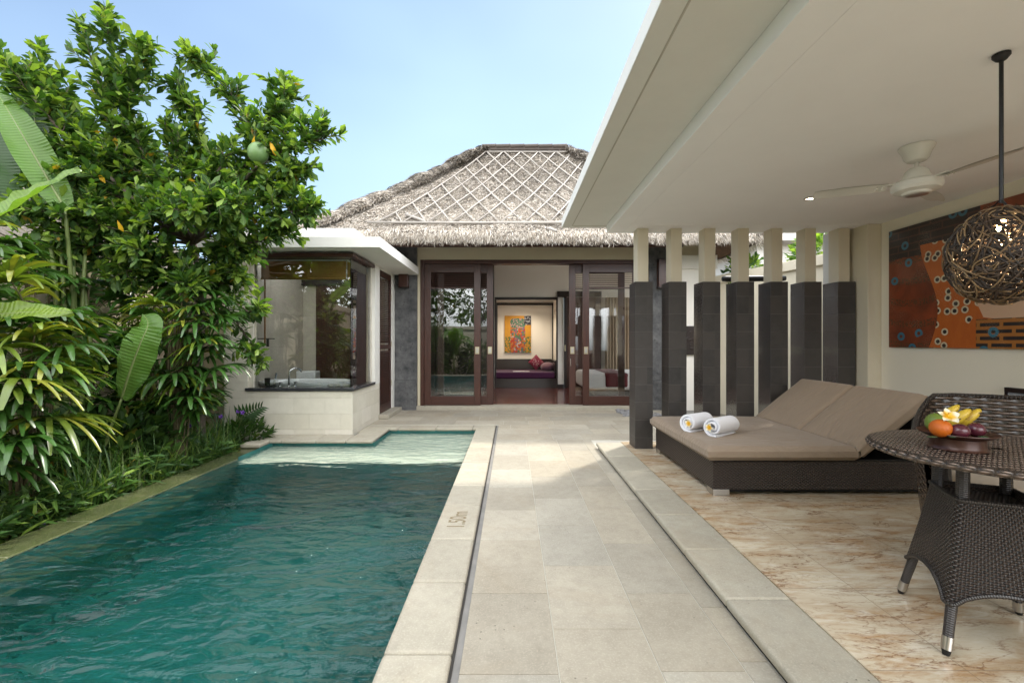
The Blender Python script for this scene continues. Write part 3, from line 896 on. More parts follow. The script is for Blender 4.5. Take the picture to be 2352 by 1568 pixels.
rg.box(rL-.05, rR+.05, RY-.20, RY+.20, rz-.10, rz+.04)
x = rL-.06
while x < rR+.02:
    l = .37
    for yy_ in (-.17, 0.0, .17):
        rg.tube([(x, RY+yy_, rz+.035-abs(yy_)*.2), (x+l*.93, RY+yy_, rz+.045-abs(yy_)*.2)], .06, 8)
    rg.tube([(x+l*.9, RY-.03, rz+.06), (x+l, RY-.03, rz+.06)], .075, 8)
    x += l
rg.build('ridge_cap', M['ridge'], roof, bevel=.01)
m = MB(); m.box(-2.4, 3.15, 8.36, 8.41, 3.035, 3.22); m.box(-2.4, 3.15, 8.405, YW-.001, 3.21, 3.25)
m.build('eave_board', M['woodx'], villa, bevel=.004)

# ---- interior of the villa
m = MB(); m.box(-2.2, 4.1, 9.42, 14.3, -.1, 0); m.build('wooden_floor', M['floorboards'], villa)
m = MB()
m.box(-2.3, -2.2, 9.38, 14.3, 0, 3.75); m.box(-2.2, -.49, 12.75, 12.85, 0, 3.75)
m.box(-.49, 4.1, 12.75, 12.85, 2.535, 3.75); m.box(1.283, 1.45, 12.75, 12.85, .10, 2.535)
m.box(3.4, 4.1, 12.75, 12.85, 0, 2.535)
m.box(-.6, 1.4, 14.2, 14.3, 0, 2.6); m.box(-.6, -.49, 12.85, 14.2, 0, 2.6); m.box(1.283, 1.4, 12.86, 14.2, 0, 2.6)
m.box(4.1, 4.2, 9.4, 14.3, 0, .12); m.box(4.1, 4.2, 9.4, 14.3, 3.3, 3.75); m.box(4.1, 4.2, 12.7, 14.3, .12, 3.3); m.box(4.1, 4.2, 9.4, 9.55, .12, 3.3)
m.build('interior_wall', M['inwall'], villa)
m = MB(); m.box(-2.2, 4.1, 9.39, 12.749, 3.76, 3.8); m.box(-.49, 1.283, 12.86, 14.2, 2.56, 2.6); m.build('ceiling', M['soffit'], villa)
m = MB(); m.box(1.283, 1.45, 12.735, 12.85, 0, .10); m.build('skirting', M['darkwood'], villa)
m = MB(); m.box(1.26, 2.5, 12.69, 12.749, 2.54, 2.70); m.box(1.452, 1.53, 12.70, 12.749, 0, 2.54); m.build('inner_door_frame', M['darkwood'], villa, bevel=.004)
m = MB(); m.box(1.531, 2.5, 12.76, 12.82, 0, 2.539); m.build('inner_door', M['wood'], villa, bevel=.004)
m = MB(); m.box(1.462, 1.50, 12.690, 12.70, 1.03, 1.2); m.build('door_plate', M['brass'], villa)
m = MB(); m.box(2.5, 3.4, 12.84, 12.9, 0, 2.54); m.build('rear_window', M['sheer'], villa)

m = MB(); m.box(4.25, 9.5, 9.25, 16, -.2, -.05); struct(m.build('side_bounce_paving', M['coping']))  # unseen pale paving added to bounce daylight into the room
# wall lamps
for nm, x0, x1, lab in (('a', -2.24, -2.06, 'dark red boxy wall lamp on the lava stone column beside the louvred door'), ('b', 2.90, 3.09, 'dark red boxy wall lamp on the stone column behind the pillars')):
    l = thing('wall_lamp', lab, 'wall lamp', ((x0+x1)/2, 9.1, 2.4), 'wall lamps on the stone columns')
    b = MB(); b.box(x0, x1, 8.98, 9.119, 2.38, 2.92); b.build('shade', M['wood'], l, bevel=.006)
    for za, zb_ in ((2.921, 2.94), (2.36, 2.379)):
        b = MB(); b.box(x0-.006, x1+.006, 8.975, 9.119, za, zb_); b.build('trim', M['darkwood'], l)

# alcove bench
al = thing('alcove_bench', 'built-in bench in the alcove with dark frame and purple cushion', 'bench', (.4, 13.4, 0))
m = MB(); m.box(-.486, 1.279, 12.72, 14.19, 0, .262); m.build('base', M['specked'], al, bevel=.004)
m = MB(); m.box(-.485, 1.278, 14.10, 14.19, .43, .757); m.box(1.20, 1.278, 12.86, 14.10, .43, .757); m.build('back_panel', M['specked'], al, bevel=.004)
m = MB()
m.box(-.486, -.44, 12.715, 12.765, .263, 2.535); m.box(1.235, 1.281, 12.715, 12.765, .263, 2.535); m.box(-.44, 1.235, 12.715, 12.765, 2.46, 2.535)
m.build('front_frame', M['darkwood'], al); m = MB()
m.box(-.486, -.455, 14.16, 14.198, .76, 2.5); m.box(1.25, 1.281, 14.15, 14.198, .76, 2.5); m.box(-.455, 1.25, 14.15, 14.198, 2.43, 2.5)
m.build('rear_frame', M['darkwood'], al)
m = MB(); m.box(-2.198, -.50, 12.66, 12.745, .005, 3.74); m.box(-2.198, -2.15, 9.45, 12.659, .005, 3.74); m.build('dark_backdrop', M['darkwood'], villa)  # dark sheet added behind the glass so the door reflection stands out
m = MB(); m.box(-.46, 1.20, 12.75, 14.09, .264, .435); m.build('seat_cushion', M['purple'], al, bevel=.03, bseg=4, smooth='auto')

def pillow(mb, c, w, h, th, nrm, up, n=14, spots=None):
    c = Vector(c); nrm = Vector(nrm).normalized(); up = Vector(up); up = (up - nrm*up.dot(nrm)).normalized(); rt = up.cross(nrm)
    for sgn in (1, -1):
        P = []
        for i in range(n+1):
            r_ = []
            for j in range(n+1):
                a = i/n*2-1; b = j/n*2-1
                k = (max(0, (1-a*a)*(1-b*b)))**.45
                pin = 1 - .06*(1-abs(a))*abs(b)**3*1 - .0
                r_.append(c + rt*a*w*(1-.07*(1-b*b)*0-.07*(1-abs(b))*abs(a)**4) + up*b*h*(1-.07*(1-abs(a))*abs(b)**4) + nrm*sgn*th*k)
            P.append(r_)
        if sgn < 0: P = P[::-1]
        mb.grid(P)
cu = thing('scatter_cushion', 'pink diamond-set cushion with white flecks on the purple bench', 'cushion', (.72, 13.6, .45))
m = MB(); pillow(m, (.725, 13.68, .675), .172, .172, .07, (0, -1, .25), (1, 0, 1)); m.m = 1
for i in range(26):
    a = random.uniform(-.14, .14); b = random.uniform(-.14, .14); nn = Vector((0, -1, .25)).normalized(); rt = Vector((1, 0, 1)).normalized(); rt = (rt-nn*rt.dot(nn)).normalized(); up = nn.cross(rt)
    k = max(0, (1-(a/.172)**2)*(1-(b/.172)**2))**.45
    p = Vector((.725, 13.68, .675)) + rt*a + up*b + nn*(.07*k+.001)
    d = rt*random.uniform(-1, 1)+up*random.uniform(-1, 1); d.normalize(); e = nn.cross(d)
    m.quad(p-d*.016, p+e*.006, p+d*.016, p-e*.006)
m.build('cover', [M['pinkish'], M['sheet']], cu, smooth=True)
m = MB(); m.ball((1.06, 13.55, .55), (.20, .26, .135), 20, 12, None, lambda d: 1+.06*abs(d.x)); 
tag(m.build('bolster', M['mauve'], smooth=True), 'shiny mauve bolster cushion at the right end of the purple bench', 'bolster')
m = MB(); m.obox((.2, 13.1, .442), (.17, .02, 0), (-.01, .11, 0), (0, 0, .005)); m.obox((.4, 13.08, .441), (.1, 0, 0), (0, .1, 0), (0, 0, .004))
tag(m.build('magazine', M['sheet']), 'open white magazine lying on the purple bench cushion', 'magazine')

# generic alcove painting: a standing patchwork form on ochre, no known design
def wall_art(name, mat_, x0, x1, z0, z1, y, lab):
    m = MB(); m.box(x0, x1, y-.035, y, z0, z1)
    tag(m.build(name, mat_, bevel=.003), lab, 'painting')
t = NT('ochre_patchwork_canvas')
sx, sy, sz = t.sep()
u = t.math('DIVIDE', t.math('SUBTRACT', sx, .18), .42); v = t.math('DIVIDE', t.math('SUBTRACT', sz, 1.52), .58)
no = t.noise(5, 4)
och = t.mix(t.noise(14, 4), (.50, .22, .015), (.62, .32, .03))
cells = t.n('TexVoronoi', i_Vector=t.map((1, 1, .8)), i_Scale=22, voronoi_dimensions='3D').outputs[1]
cc = t.sep(cells)
pat = t.ramp(cc[0], [(.0, (.42, .05, .02)), (.3, (.08, .17, .09)), (.5, (.5, .16, .03)), (.68, (.45, .38, .34)), (.82, (.16, .12, .22)), (.95, (.5, .06, .03))])
r = pat.node if hasattr(pat, 'node') else None
if r: r.color_ramp.interpolation = 'CONSTANT'
body = t.math('ADD', t.math('POWER', t.math('ABSOLUTE', t.math('DIVIDE', u, .55)), 4), t.math('POWER', t.math('ABSOLUTE', t.math('DIVIDE', t.math('ADD', v, .28), .82)), 6))
low = t.math('MULTIPLY', t.math('LESS_THAN', v, -.12), t.math('GREATER_THAN', t.n('TexVoronoi', i_Vector=t.pos(), i_Scale=16).outputs[0], .52))
leafp = t.mix(low, och, (.10, .16, .05))
c = t.mix(t.math('LESS_THAN', body, 1.0), leafp, pat)
gr = t.math('ADD', t.math('POWER', t.math('ABSOLUTE', t.math('DIVIDE', u, .56)), 4), t.math('POWER', t.math('ABSOLUTE', t.math('DIVIDE', t.math('SUBTRACT', v, .6), .26)), 4))
greenp = t.mix(t.math('GREATER_THAN', t.n('TexVoronoi', i_Vector=t.pos(), i_Scale=26).outputs[0], .6), (.05, .16, .10), (.4, .25, .25))
c = t.mix(t.math('LESS_THAN', gr, 1.0), c, greenp)
cor = t.math('MULTIPLY', t.math('GREATER_THAN', u, .48), t.math('GREATER_THAN', v, .5))
c = t.mix(cor, c, t.mix(t.math('GREATER_THAN', t.noise(22), .55), (.03, .025, .04), (.35, .38, .42)))
t.P(Base_Color=c, Roughness=.5); M['art1'] = t.m
wall_art('painting', M['art1'], -.23, .59, .95, 2.10, 14.195, 'ochre painting with a colourful patchwork shape above the purple bench')

# bed, curtain and rug seen through the right-hand doors
bed = thing('bed', 'white bed with maroon runner seen through the glass door', 'bed', (2.9, 11.4, 0))
m = MB(); m.box(1.95, 4.0, 10.75, 12.3, .02, .15); m.build('bed_base', M['darkwood'], bed, bevel=.006)
m = MB(); m.box(1.72, 4.05, 10.7, 12.35, .151, .55); m.build('mattress', M['sheet'], bed, bevel=.09, bseg=5, smooth='auto')
m = MB(); m.box(2.17, 2.75, 10.685, 12.365, .2, .562); m.build('runner', M['maroon'], bed, bevel=.07, bseg=4, smooth='auto')
m = MB()
P = []
for i in range(90):
    x = 2.58 + i*.008; y = 12.62 + .045*math.sin(i*.62)
    P.append([(x, y, .02), (x, y, 1.3), (x, y, 2.52)])
m.grid(P); tag(m.build('curtain', M['curtain'], smooth=True), 'tan pleated curtain hanging behind the white bed', 'curtain')
m = MB(); m.box(1.55, 4.05, 9.62, 10.62, .0005, .008)
tag(m.build('rug', M['rug']), 'pale rug on the red floor in front of the white bed', 'rug')

# carved plaque on the wall behind the pillars
m = MB(); m.box(3.42, 3.95, 9.17, 9.219, 1.03, 1.61)
for i in range(60):
    m.ball((random.uniform(3.45, 3.92), 9.172, random.uniform(1.06, 1.58)), (.03, .012, .03), 8, 5)
tag(m.build('carved_plaque', M['darkwood']), 'dark carved wooden plaque on the pale wall behind the pillars', 'plaque')
# ================================================================== bathroom wing
wing = thing('bathroom_wing', 'flat-roofed pale stone bathroom wing with glass corner window', 'bathroom wing', (-3.3, 7.9, 0))
m = MB()
m.box(-4.25, -2.354, 6.72, 6.92, -.30, .565)              # under the window
m.box(-2.50, -2.354, 6.921, 8.089, -.30, .565)
m.box(-4.25, -3.90, 6.72, 6.92, .566, 2.63)               # left of the window
m.box(-4.25, -4.15, 6.921, 9.1, -.3, 2.63)
m.box(-2.50, -2.40, 7.72, 7.80, .616, 2.60)
m.build('stone_wall', M['limestone'], wing, bevel=.003, bseg=1)
m = MB(); m.box(-2.48, -2.350, 7.801, 8.085, .566, 2.63); m.box(-2.48, -2.350, 8.905, 9.11, -.1, 2.63); m.box(-2.48, -2.350, 8.086, 8.904, 2.585, 2.63)
m.build('rendered_wall', M['white'], wing)
m = MB(); m.box(-3.93, -2.325, 6.69, 7.05, .571, .615); m.box(-2.60, -2.325, 7.051, 7.76, .571, .615); m.box(-4.14, -2.61, 7.95, 8.1, .571, .613); m.box(-4.14, -3.9, 7.05, 7.95, .571, .613)
m.build('window_sill', M['granite'], wing, bevel=.006)
m = MB(); m.box(-3.899, -3.835, 6.745, 6.86, .616, 2.545); m.build('window_jamb', M['limestone'], wing, bevel=.003); m = MB(); m.box(-2.46, -2.375, 7.69, 7.719, .616, 2.545); m.build('window_jamb', M['limestone'], wing, bevel=.003)
m = MB(); m.box(-3.93, -2.335, 6.69, 6.95, 2.546, 2.60); m.box(-2.56, -2.335, 6.951, 7.76, 2.546, 2.60); m.build('window_header', M['woodx'], wing, bevel=.004)
g = MB(); g.box(-3.834, -2.412, 6.785, 6.795, .616, 2.545); g.build('front_pane', M['glass'], wing)
g = MB(); g.box(-2.411, -2.401, 6.785, 7.69, .616, 2.545); g.build('side_pane', M['glass'], wing)
m = MB()
# roof slab with an unseen opening added to let daylight into the bathroom
for a, b, c, d in ((-4.6, -1.866, 6.42, 7.2), (-4.6, -4.25, 7.201, 9.6), (-2.8, -1.866, 7.201, 9.1), (-4.249, -2.801, 8.95, 9.6)):
    m.box(a, b, c, d, 2.63, 2.777)
m.build('roof_slab', M['white'], wing)
m = MB(); m.box(-4.3, -2.36, 6.78, 6.93, 2.778, 2.987); m.box(-2.50, -2.36, 6.931, 9.0, 2.778, 2.987); m.box(-4.3, -4.16, 6.931, 9.0, 2.778, 2.987)
m.build('parapet', M['white'], wing, bevel=.006)
m = MB(); m.box(-4.149, -2.501, 6.921, 7.3, 2.52, 2.56); m.box(-2.8, -2.501, 7.301, 9.0, 2.52, 2.56); m.box(-4.149, -2.801, 8.9, 9.0, 2.52, 2.56); m.build('ceiling', M['soffit'], wing)
m = MB(); m.box(-4.149, -2.501, 6.93, 9.0, -.08, -.03); m.build('bath_floor', M['marble_wall'], wing)
m = MB(); m.box(-4.149, -2.36, 9.001, 9.08, -.03, 2.6); m.box(-4.149, -4.13, 6.93, 9.0, -.03, 2.519); m.build('marble_lining', M['marble_wall'], wing)
# inner door
m = MB(); m.box(-3.86, -3.01, 8.955, 9.0, -.02, 2.40); d = m.build('inner_door', M['wood'], wing, bevel=.004)
m = MB(); m.box(-4.13, -2.85, 8.93, 9.0, 2.401, 2.50); m.build('pelmet', M['darkwood'], d)
m = MB(); m.box(-3.10, -3.04, 8.945, 8.954, 1.08, 1.24); m.build('door_plate', M['brass'], d)
# louvred side door
m = MB(); m.box(-2.40, -2.362, 8.09, 8.17, -.01, 2.58); m.box(-2.40, -2.362, 8.82, 8.90, -.01, 2.58); m.box(-2.40, -2.362, 8.171, 8.819, 2.48, 2.58); m.box(-2.40, -2.362, 8.171, 8.819, -.01, .14); m.box(-2.40, -2.362, 8.171, 8.819, 1.16, 1.24)
d = m.build('louvred_door', M['wood'], wing, bevel=.003)
m = MB()
z = .16
while z < 2.46:
    if not 1.14 < z < 1.25: m.obox((-2.381, 8.495, z), (0, .323, 0), (.016, 0, -.010), (.003, 0, .005))
    z += .034
m.build('slats', M['wood'], d)
for z in (.45, 1.2, 2.1):
    m = MB(); m.box(-2.363, -2.355, 8.895, 8.907, z, z+.1); m.build('hinge', M['brass'], d)
m = MB(); m.box(-2.42, -2.18, 8.02, 9.02, -.069, .005); m.build('door_step', M['coping'], wing, bevel=.012, bseg=3)

# blinds
b1 = thing('bamboo_blind', 'rolled-down bamboo blind behind the wide front bathroom pane', 'blind', (-3.15, 6.93, 2.4), 'bamboo blinds of the bathroom window')
m = MB(); m.box(-3.82, -2.53, 6.93, 6.938, 2.26, 2.545); m.build('slat_sheet', M['blind'], b1)
m = MB(); m.tube([(-3.82, 6.934, 2.255), (-2.53, 6.934, 2.255)], .016, 8); m.build('bottom_roll', M['blind'], b1, smooth=True)
b2 = thing('bamboo_blind', 'narrow bamboo blind behind the side bathroom pane', 'blind', (-2.53, 7.3, 2.4), 'bamboo blinds of the bathroom window')
m = MB(); m.box(-2.518, -2.51, 6.96, 7.66, 2.26, 2.545); m.build('slat_sheet', M['blind'], b2)
m = MB(); m.tube([(-2.514, 6.96, 2.255), (-2.514, 7.66, 2.255)], .016, 8); m.build('bottom_roll', M['blind'], b2, smooth=True)
m = MB(); m.tube([(-3.76, 6.925, 2.25), (-3.76, 6.925, 1.25)], .012, 6)
tag(m.build('blind_cord', simple('brown_cord', (.25, .12, .03), .7)), 'brown pull cord hanging at the left of the bathroom window', 'cord')

# bath
bath = thing('bathtub', 'white oval bathtub behind the corner window', 'bathtub', (-3.30, 7.48, .57))
m = MB(); m.lathe([(.86, .0), (.90, .06), (.885, .085), (.84, .088), (.80, .07), (.74, -.02), (.60, -.30), (0.02, -.34)], (-3.34, 7.49, .572), 48, None, .89, .50)
m.build('basin', M['ceramic'], bath, smooth=True)
fx = MB(); pts = [(-3.44, 7.02, .615)]
for a in np.linspace(0, PI*.93, 12): pts.append((-3.44+.075-.075*math.cos(a), 7.02+.05*(1-math.cos(a)), .80+.085*math.sin(a)))
fx.tube(pts, .014, 8); fx.lathe([(.026, 0), (.026, .012), (.015, .02)], (-3.44, 7.02, .614), 12)
fx.build('spout', M['chrome'], bath, smooth=True)
for x in (-3.57, -3.34):
    h = MB(); h.lathe([(.024, 0), (.024, .012), (.012, .02), (.012, .05), (.02, .052), (.02, .066), (0, .067)], (x, 7.0, .614), 12); h.tube([(x, 7.0, .672), (x+.045, 6.99, .675)], .007, 6)
    h.build('tap_handle', M['chrome'], bath, smooth=True)
h = MB(); h.tube([(-3.66, 7.0, .615), (-3.655, 7.0, .65), (-3.62, 6.99, .82)], [.02, .014, .016], 8); h.build('hand_shower', M['chrome'], bath, smooth=True)
for i, (px, lab) in enumerate(((758.7, 'leftmost and flattest of the three pale stones on the bath sill'), (773, 'middle one of the three pale stones on the bath sill'), (791.6, 'rightmost of the three pale stones, close to the glass corner'))):
    p = W(px, 886, 6.9); m = MB(); m.ball((p.x, 6.92 + i*.02, .637), (.048, .036, .025), 16, 10)
    tag(m.build('stone', M['stoneegg'], smooth=True), lab, 'stone', 'pale stones on the bath sill')
m = MB(); m.lathe([(.036, 0), (.042, .125), (.036, .125), (.03, .02)], (-3.74, 6.96, .616), 16, capb=True)
tag(m.build('tumbler', M['black'], smooth='auto'), 'black tumbler on the dark bath sill', 'tumbler')
m = MB(); m.box(-3.83, -3.63, 6.90, 7.02, .6155, .63)
tag(m.build('soap_tray', M['black'], bevel=.004), 'small black tray by the black tumbler on the bath sill', 'tray')
to = thing('toilet', 'white toilet at the back of the bathroom', 'toilet', (-3.95, 8.6, 0))
m = MB(); m.lathe([(.12, -.03), (.13, .2), (.19, .38), (.20, .42)], (-3.93, 8.5, 0), 20, None, 1, 1.25, True); m.build('bowl', M['ceramic'], to, smooth=True)
m = MB(); m.box(-4.12, -3.74, 8.66, 8.9, .30, .74); m.build('cistern', M['ceramic'], to, bevel=.03, bseg=3, smooth='auto')
m = MB(); m.box(-4.12, -3.74, 8.2, 8.655, .421, .46); m.build('seat', M['ceramic'], to, bevel=.02, bseg=3)
ws = thing('wall_shelf', 'small black shelf with a glass on the left bathroom wall', 'shelf', (-3.95, 7.1, 1.3))
m = MB(); m.box(-4.13, -3.70, 6.98, 7.10, 1.335, 1.35); m.box(-3.78, -3.75, 7.0, 7.03, 1.22, 1.334); m.build('shelf', M['black'], ws)

# ================================================================== open pavilion
pav = thing('pavilion', 'open white pavilion with flat roof and row of dark-based pillars', 'pavilion', (2.9, 2.5, 0))
m = MB(); m.box(.653, 4.62, -.5, 5.98, 2.79, 2.902); m.build('roof_slab', M['white'], pav, bevel=.003, bseg=1)
m = MB(); m.box(.772, .782, -.5, 5.86, 2.7865, 2.7895); m.box(.7825, 4.3, 5.855, 5.865, 2.7865, 2.7895); m.build('drip_groove', M['grout'], pav)
m = MB(); m.box(1.21, 1.405, -.5, 5.82, 2.684, 2.789); m.box(1.4055, 4.36, 5.39, 5.82, 2.684, 2.789); m.build('beam', M['soffit'], pav, bevel=.002, bseg=1)
m = MB(); m.box(1.408, 4.36, -.5, 5.386, 2.687, 2.788); m.build('ceiling', M['soffit'], pav)
m = MB(); m.box(4.352, 4.55, -.5, 5.98, -.12, 2.789); m.build('wall', M['cream2'], pav)
m = MB(); m.box(4.19, 4.3515, 5.36, 5.66, 0, 2.683); m.build('pilaster', M['cream'], pav, bevel=.006)
m = MB(); m.box(4.03, 4.3515, 5.70, 5.90, 2.0, 2.683); m.build('upper_panel', M['white'], pav, bevel=.004)
m = MB(); m.box(4.04, 4.3515, 5.72, 5.88, -.1, 1.999); m.build('lower_panel', M['cream'], pav, bevel=.004)
for i in range(7):
    x = 1.494 + .41*i
    m = MB(); m.box(x+.040, x+.175, 5.565, 5.745, 2.026, 2.683); p = m.build('pillar', M['cream'], pav, bevel=.004)
    m = MB(); m.box(x, x+.2145, 5.52, 5.795, -.1, 2.025); m.build('stone_cladding', M['andesite'], p, bevel=.003)

# paintings and panel on the pavilion wall: an abstract composition of its own
t = NT('rust_abstract_canvas')
sx, sy, sz = t.sep()
u = t.math('SUBTRACT', 5.213, sy); v = t.math('SUBTRACT', sz, 1.235)
pv = t.n('CombineXYZ', i_0=u, i_1=v, i_2=0).outputs[0]
n1 = t.noise(2.2, 5, .6, pv, .6); n2 = t.noise(8, 5, .65, pv)
c = t.mix(t.ramp(n1, [(.3, 0), (.7, 1)]), (.10, .018, .008), (.34, .065, .018))
c = t.mix(t.math('MULTIPLY', n2, .3), c, (.10, .055, .015))
wv = t.math('SINE', t.math('ADD', t.math('MULTIPLY', v, 27), t.math('MULTIPLY', t.math('SINE', t.math('MULTIPLY', u, 5)), 1.2)))
dots = t.math('LESS_THAN', t.n('TexVoronoi', voronoi_dimensions='2D', i_Vector=pv, i_Scale=42).outputs[0], .36)
c = t.mix(t.math('MULTIPLY', t.math('MULTIPLY', t.math('GREATER_THAN', wv, .55), dots), .7), c, (.035, .045, .018))
br = t.n('TexBrick', i_Vector=pv, i_Scale=1, i_Mortar_Size=.010, i_Brick_Width=.26, i_Row_Height=.075, i_Mortar_Smooth=.3)
top = t.math('MULTIPLY', t.math('GREATER_THAN', t.math('ADD', v, t.math('MULTIPLY', n2, .1)), 1.03), t.math('LESS_THAN', u, 1.02))
c = t.mix(top, c, t.mix(br.outputs[1], (.022, .014, .014), (.07, .03, .022)))
edge = t.math('ADD', .50, t.math('MULTIPLY', t.math('SINE', t.math('MULTIPLY', v, 4.2)), .10))
inb = t.math('MULTIPLY', t.math('GREATER_THAN', u, edge), t.math('LESS_THAN', v, 1.08))
org = t.mix(t.noise(5, 6, .7, t.n('CombineXYZ', i_0=t.math('MULTIPLY', u, 3), i_1=v, i_2=0).outputs[0]), (.36, .070, .012), (.52, .15, .025))
c = t.mix(inb, c, org)
vo = t.n('TexVoronoi', voronoi_dimensions='2D', i_Vector=pv, i_Scale=9.5, i_Randomness=.8); vd = vo.outputs[0]
sel = t.math('GREATER_THAN', t.sep(vo.outputs[1])[0], .35)
ringo = t.math('MULTIPLY', t.math('LESS_THAN', vd, .34), sel); ringi = t.math('LESS_THAN', vd, .19)
c = t.mix(t.math('MULTIPLY', ringo, inb), c, (.55, .48, .34)); c = t.mix(t.math('MULTIPLY', t.math('MULTIPLY', ringi, inb), sel), c, (.03, .022, .02))
sweep = t.math('ADD', .36, t.math('MULTIPLY', t.math('SINE', t.math('ADD', t.math('MULTIPLY', u, 3.2), .6)), .10))
pale = t.math('MULTIPLY', t.math('GREATER_THAN', u, t.math('ADD', 1.02, t.math('MULTIPLY', t.math('SINE', t.math('MULTIPLY', v, 9)), .05))), t.math('MULTIPLY', t.math('GREATER_THAN', v, sweep), t.math('LESS_THAN', v, t.math('ADD', sweep, .38))))
c = t.mix(pale, c, t.mix(n1, (.56, .34, .22), (.66, .46, .32)))
lowb = t.math('MULTIPLY', t.math('GREATER_THAN', u, .98), t.math('LESS_THAN', v, .27))
br2 = t.n('TexBrick', i_Vector=pv, i_Scale=1, i_Mortar_Size=.016, i_Brick_Width=.2, i_Row_Height=.062, i_Mortar_Smooth=.1); br2.offset_frequency = 2
c = t.mix(lowb, c, t.mix(br2.outputs[1], (.025, .018, .018), (.36, .14, .03)))
vb = t.n('TexVoronoi', voronoi_dimensions='2D', i_Vector=pv, i_Scale=5.2); bl = t.math('MULTIPLY', t.math('LESS_THAN', vb.outputs[0], .24), t.math('GREATER_THAN', t.sep(vb.outputs[1])[1], .62))
bl2 = t.math('MULTIPLY', bl, t.math('GREATER_THAN', vb.outputs[0], .10))
c = t.mix(t.math('MULTIPLY', bl2, t.math('MAXIMUM', t.math('LESS_THAN', u, .45), t.math('MAXIMUM', lowb, top))), c, (.045, .16, .23))
spk = t.math('LESS_THAN', t.n('TexVoronoi', voronoi_dimensions='2D', i_Vector=pv, i_Scale=70).outputs[0], .10)
c = t.mix(t.math('MULTIPLY', spk, t.ramp(t.noise(3, 2, .5, pv), [(.5, 0), (.6, .9)])), c, (.6, .5, .36))
t.P(Base_Color=c, Roughness=.3, Coat_Weight=.4, Coat_Roughness=.15, Normal=t.bump(n2, .002)); M['art2'] = t.m
m = MB(); m.box(4.315, 4.351, 3.02, 5.213, 1.235, 2.553)
tag(m.build('painting', M['art2'], bevel=.003), 'large rust and orange abstract painting behind the hanging rattan lamp', 'painting')
wp = thing('wall_panel', 'grey panel with dark frame low on the pavilion wall', 'wall panel', (4.33, 3.6, .7))
m = MB(); m.box(4.325, 4.351, 3.2, 3.97, .50, .86); m.build('panel', simple('grey_panel', (.27, .28, .30), .5), wp)
m = MB(); m.box(4.315, 4.3515, 3.18, 3.99, .86, .90); m.box(4.315, 4.3515, 3.18, 3.99, .47, .50); m.box(4.316, 4.3515, 3.9705, 3.99, .47, .90); m.build('frame', M['darkwood'], wp)

# ---- ceiling fan
fc_ = Vector((2.877, 3.236, 0)); zc = 2.684
fan = thing('ceiling_fan', 'white three-blade ceiling fan under the pavilion ceiling', 'ceiling fan', (fc_.x, fc_.y, zc))
m = MB(); m.lathe([(.0, 0), (.103, 0), (.105, -.008), (.098, -.022), (.082, -.05), (.072, -.085), (.056, -.105), (.018, -.116)], (fc_.x, fc_.y, zc), 32); m.build('canopy', M['fanwhite'], fan, smooth='auto')
m = MB(); m.tube([(fc_.x, fc_.y, zc-.11), (fc_.x, fc_.y, zc-.165)], .013, 12); m.build('rod', M['fanwhite'], fan, smooth='auto')
m = MB(); m.lathe([(.02, -.150), (.045, -.155), (.066, -.175), (.078, -.205), (.086, -.235), (.125, -.245), (.145, -.262), (.146, -.295), (.132, -.315), (.10, -.325), (.085, -.327), (.08, -.338), (.068, -.342)], (fc_.x, fc_.y, zc), 40); m.build('motor_housing', M['fanwhite'], fan, smooth='auto')
m = MB(); m.lathe([(.07, -.338), (.064, -.345), (.05, -.347), (0, -.349)], (fc_.x, fc_.y, zc), 28); m.build('lamp_lens', M['steel'], fan, smooth='auto')
for k in range(3):
    a = math.radians(-83 + 120*k); d = Vector((math.cos(a), math.sin(a), 0)); s = Vector((-d.y, d.x, 0))
    m = MB(); P = []
    for i in range(13):
        t_ = i/12; r = .17 + t_*.45; w = .042 + .016*math.sin(PI*min(1, t_*1.1)) + .012*t_
        if i == 12: w *= .72
        P.append([fc_ + d*r + s*(w*q) + Vector((0, 0, zc-.262 + q*.012 - abs(q)*.004)) for q in (-1, -.85, 0, .85, 1)])
    m.grid(P); P2 = [[p + Vector((0, 0, -.006)) for p in row] for row in P][::-1]; m.grid(P2)
    b = m.build('blade', M['fanwhite'], fan, smooth=True)
    m = MB(); m.obox(fc_ + d*.165 + Vector((0, 0, zc-.258)), d*.055, s*.022, (0, 0, .004))
    for q in (.20, .235): m.ball(fc_ + d*q + s*.012 + Vector((0, 0, zc-.274)), .006, 6, 4); m.ball(fc_ + d*q - s*.012 + Vector((0, 0, zc-.274)), .006, 6, 4)
    m.build('blade_bracket', M['fanwhite'], b)
dl = thing('downlight', 'small lit round downlight in the pavilion ceiling', 'downlight', (2.895, 4.416, 2.687))
m = MB(); m.lathe([(.058, 0), (.058, -.006), (.045, -.009), (.038, -.002)], (2.895, 4.416, 2.687), 24); m.build('trim_ring', M['steel'], dl, smooth='auto')
m = MB(); m.lathe([(.038, -.003), (0.001, -.0035)], (2.895, 4.416, 2.687), 20); m.build('lens', M['downbulb'], dl)

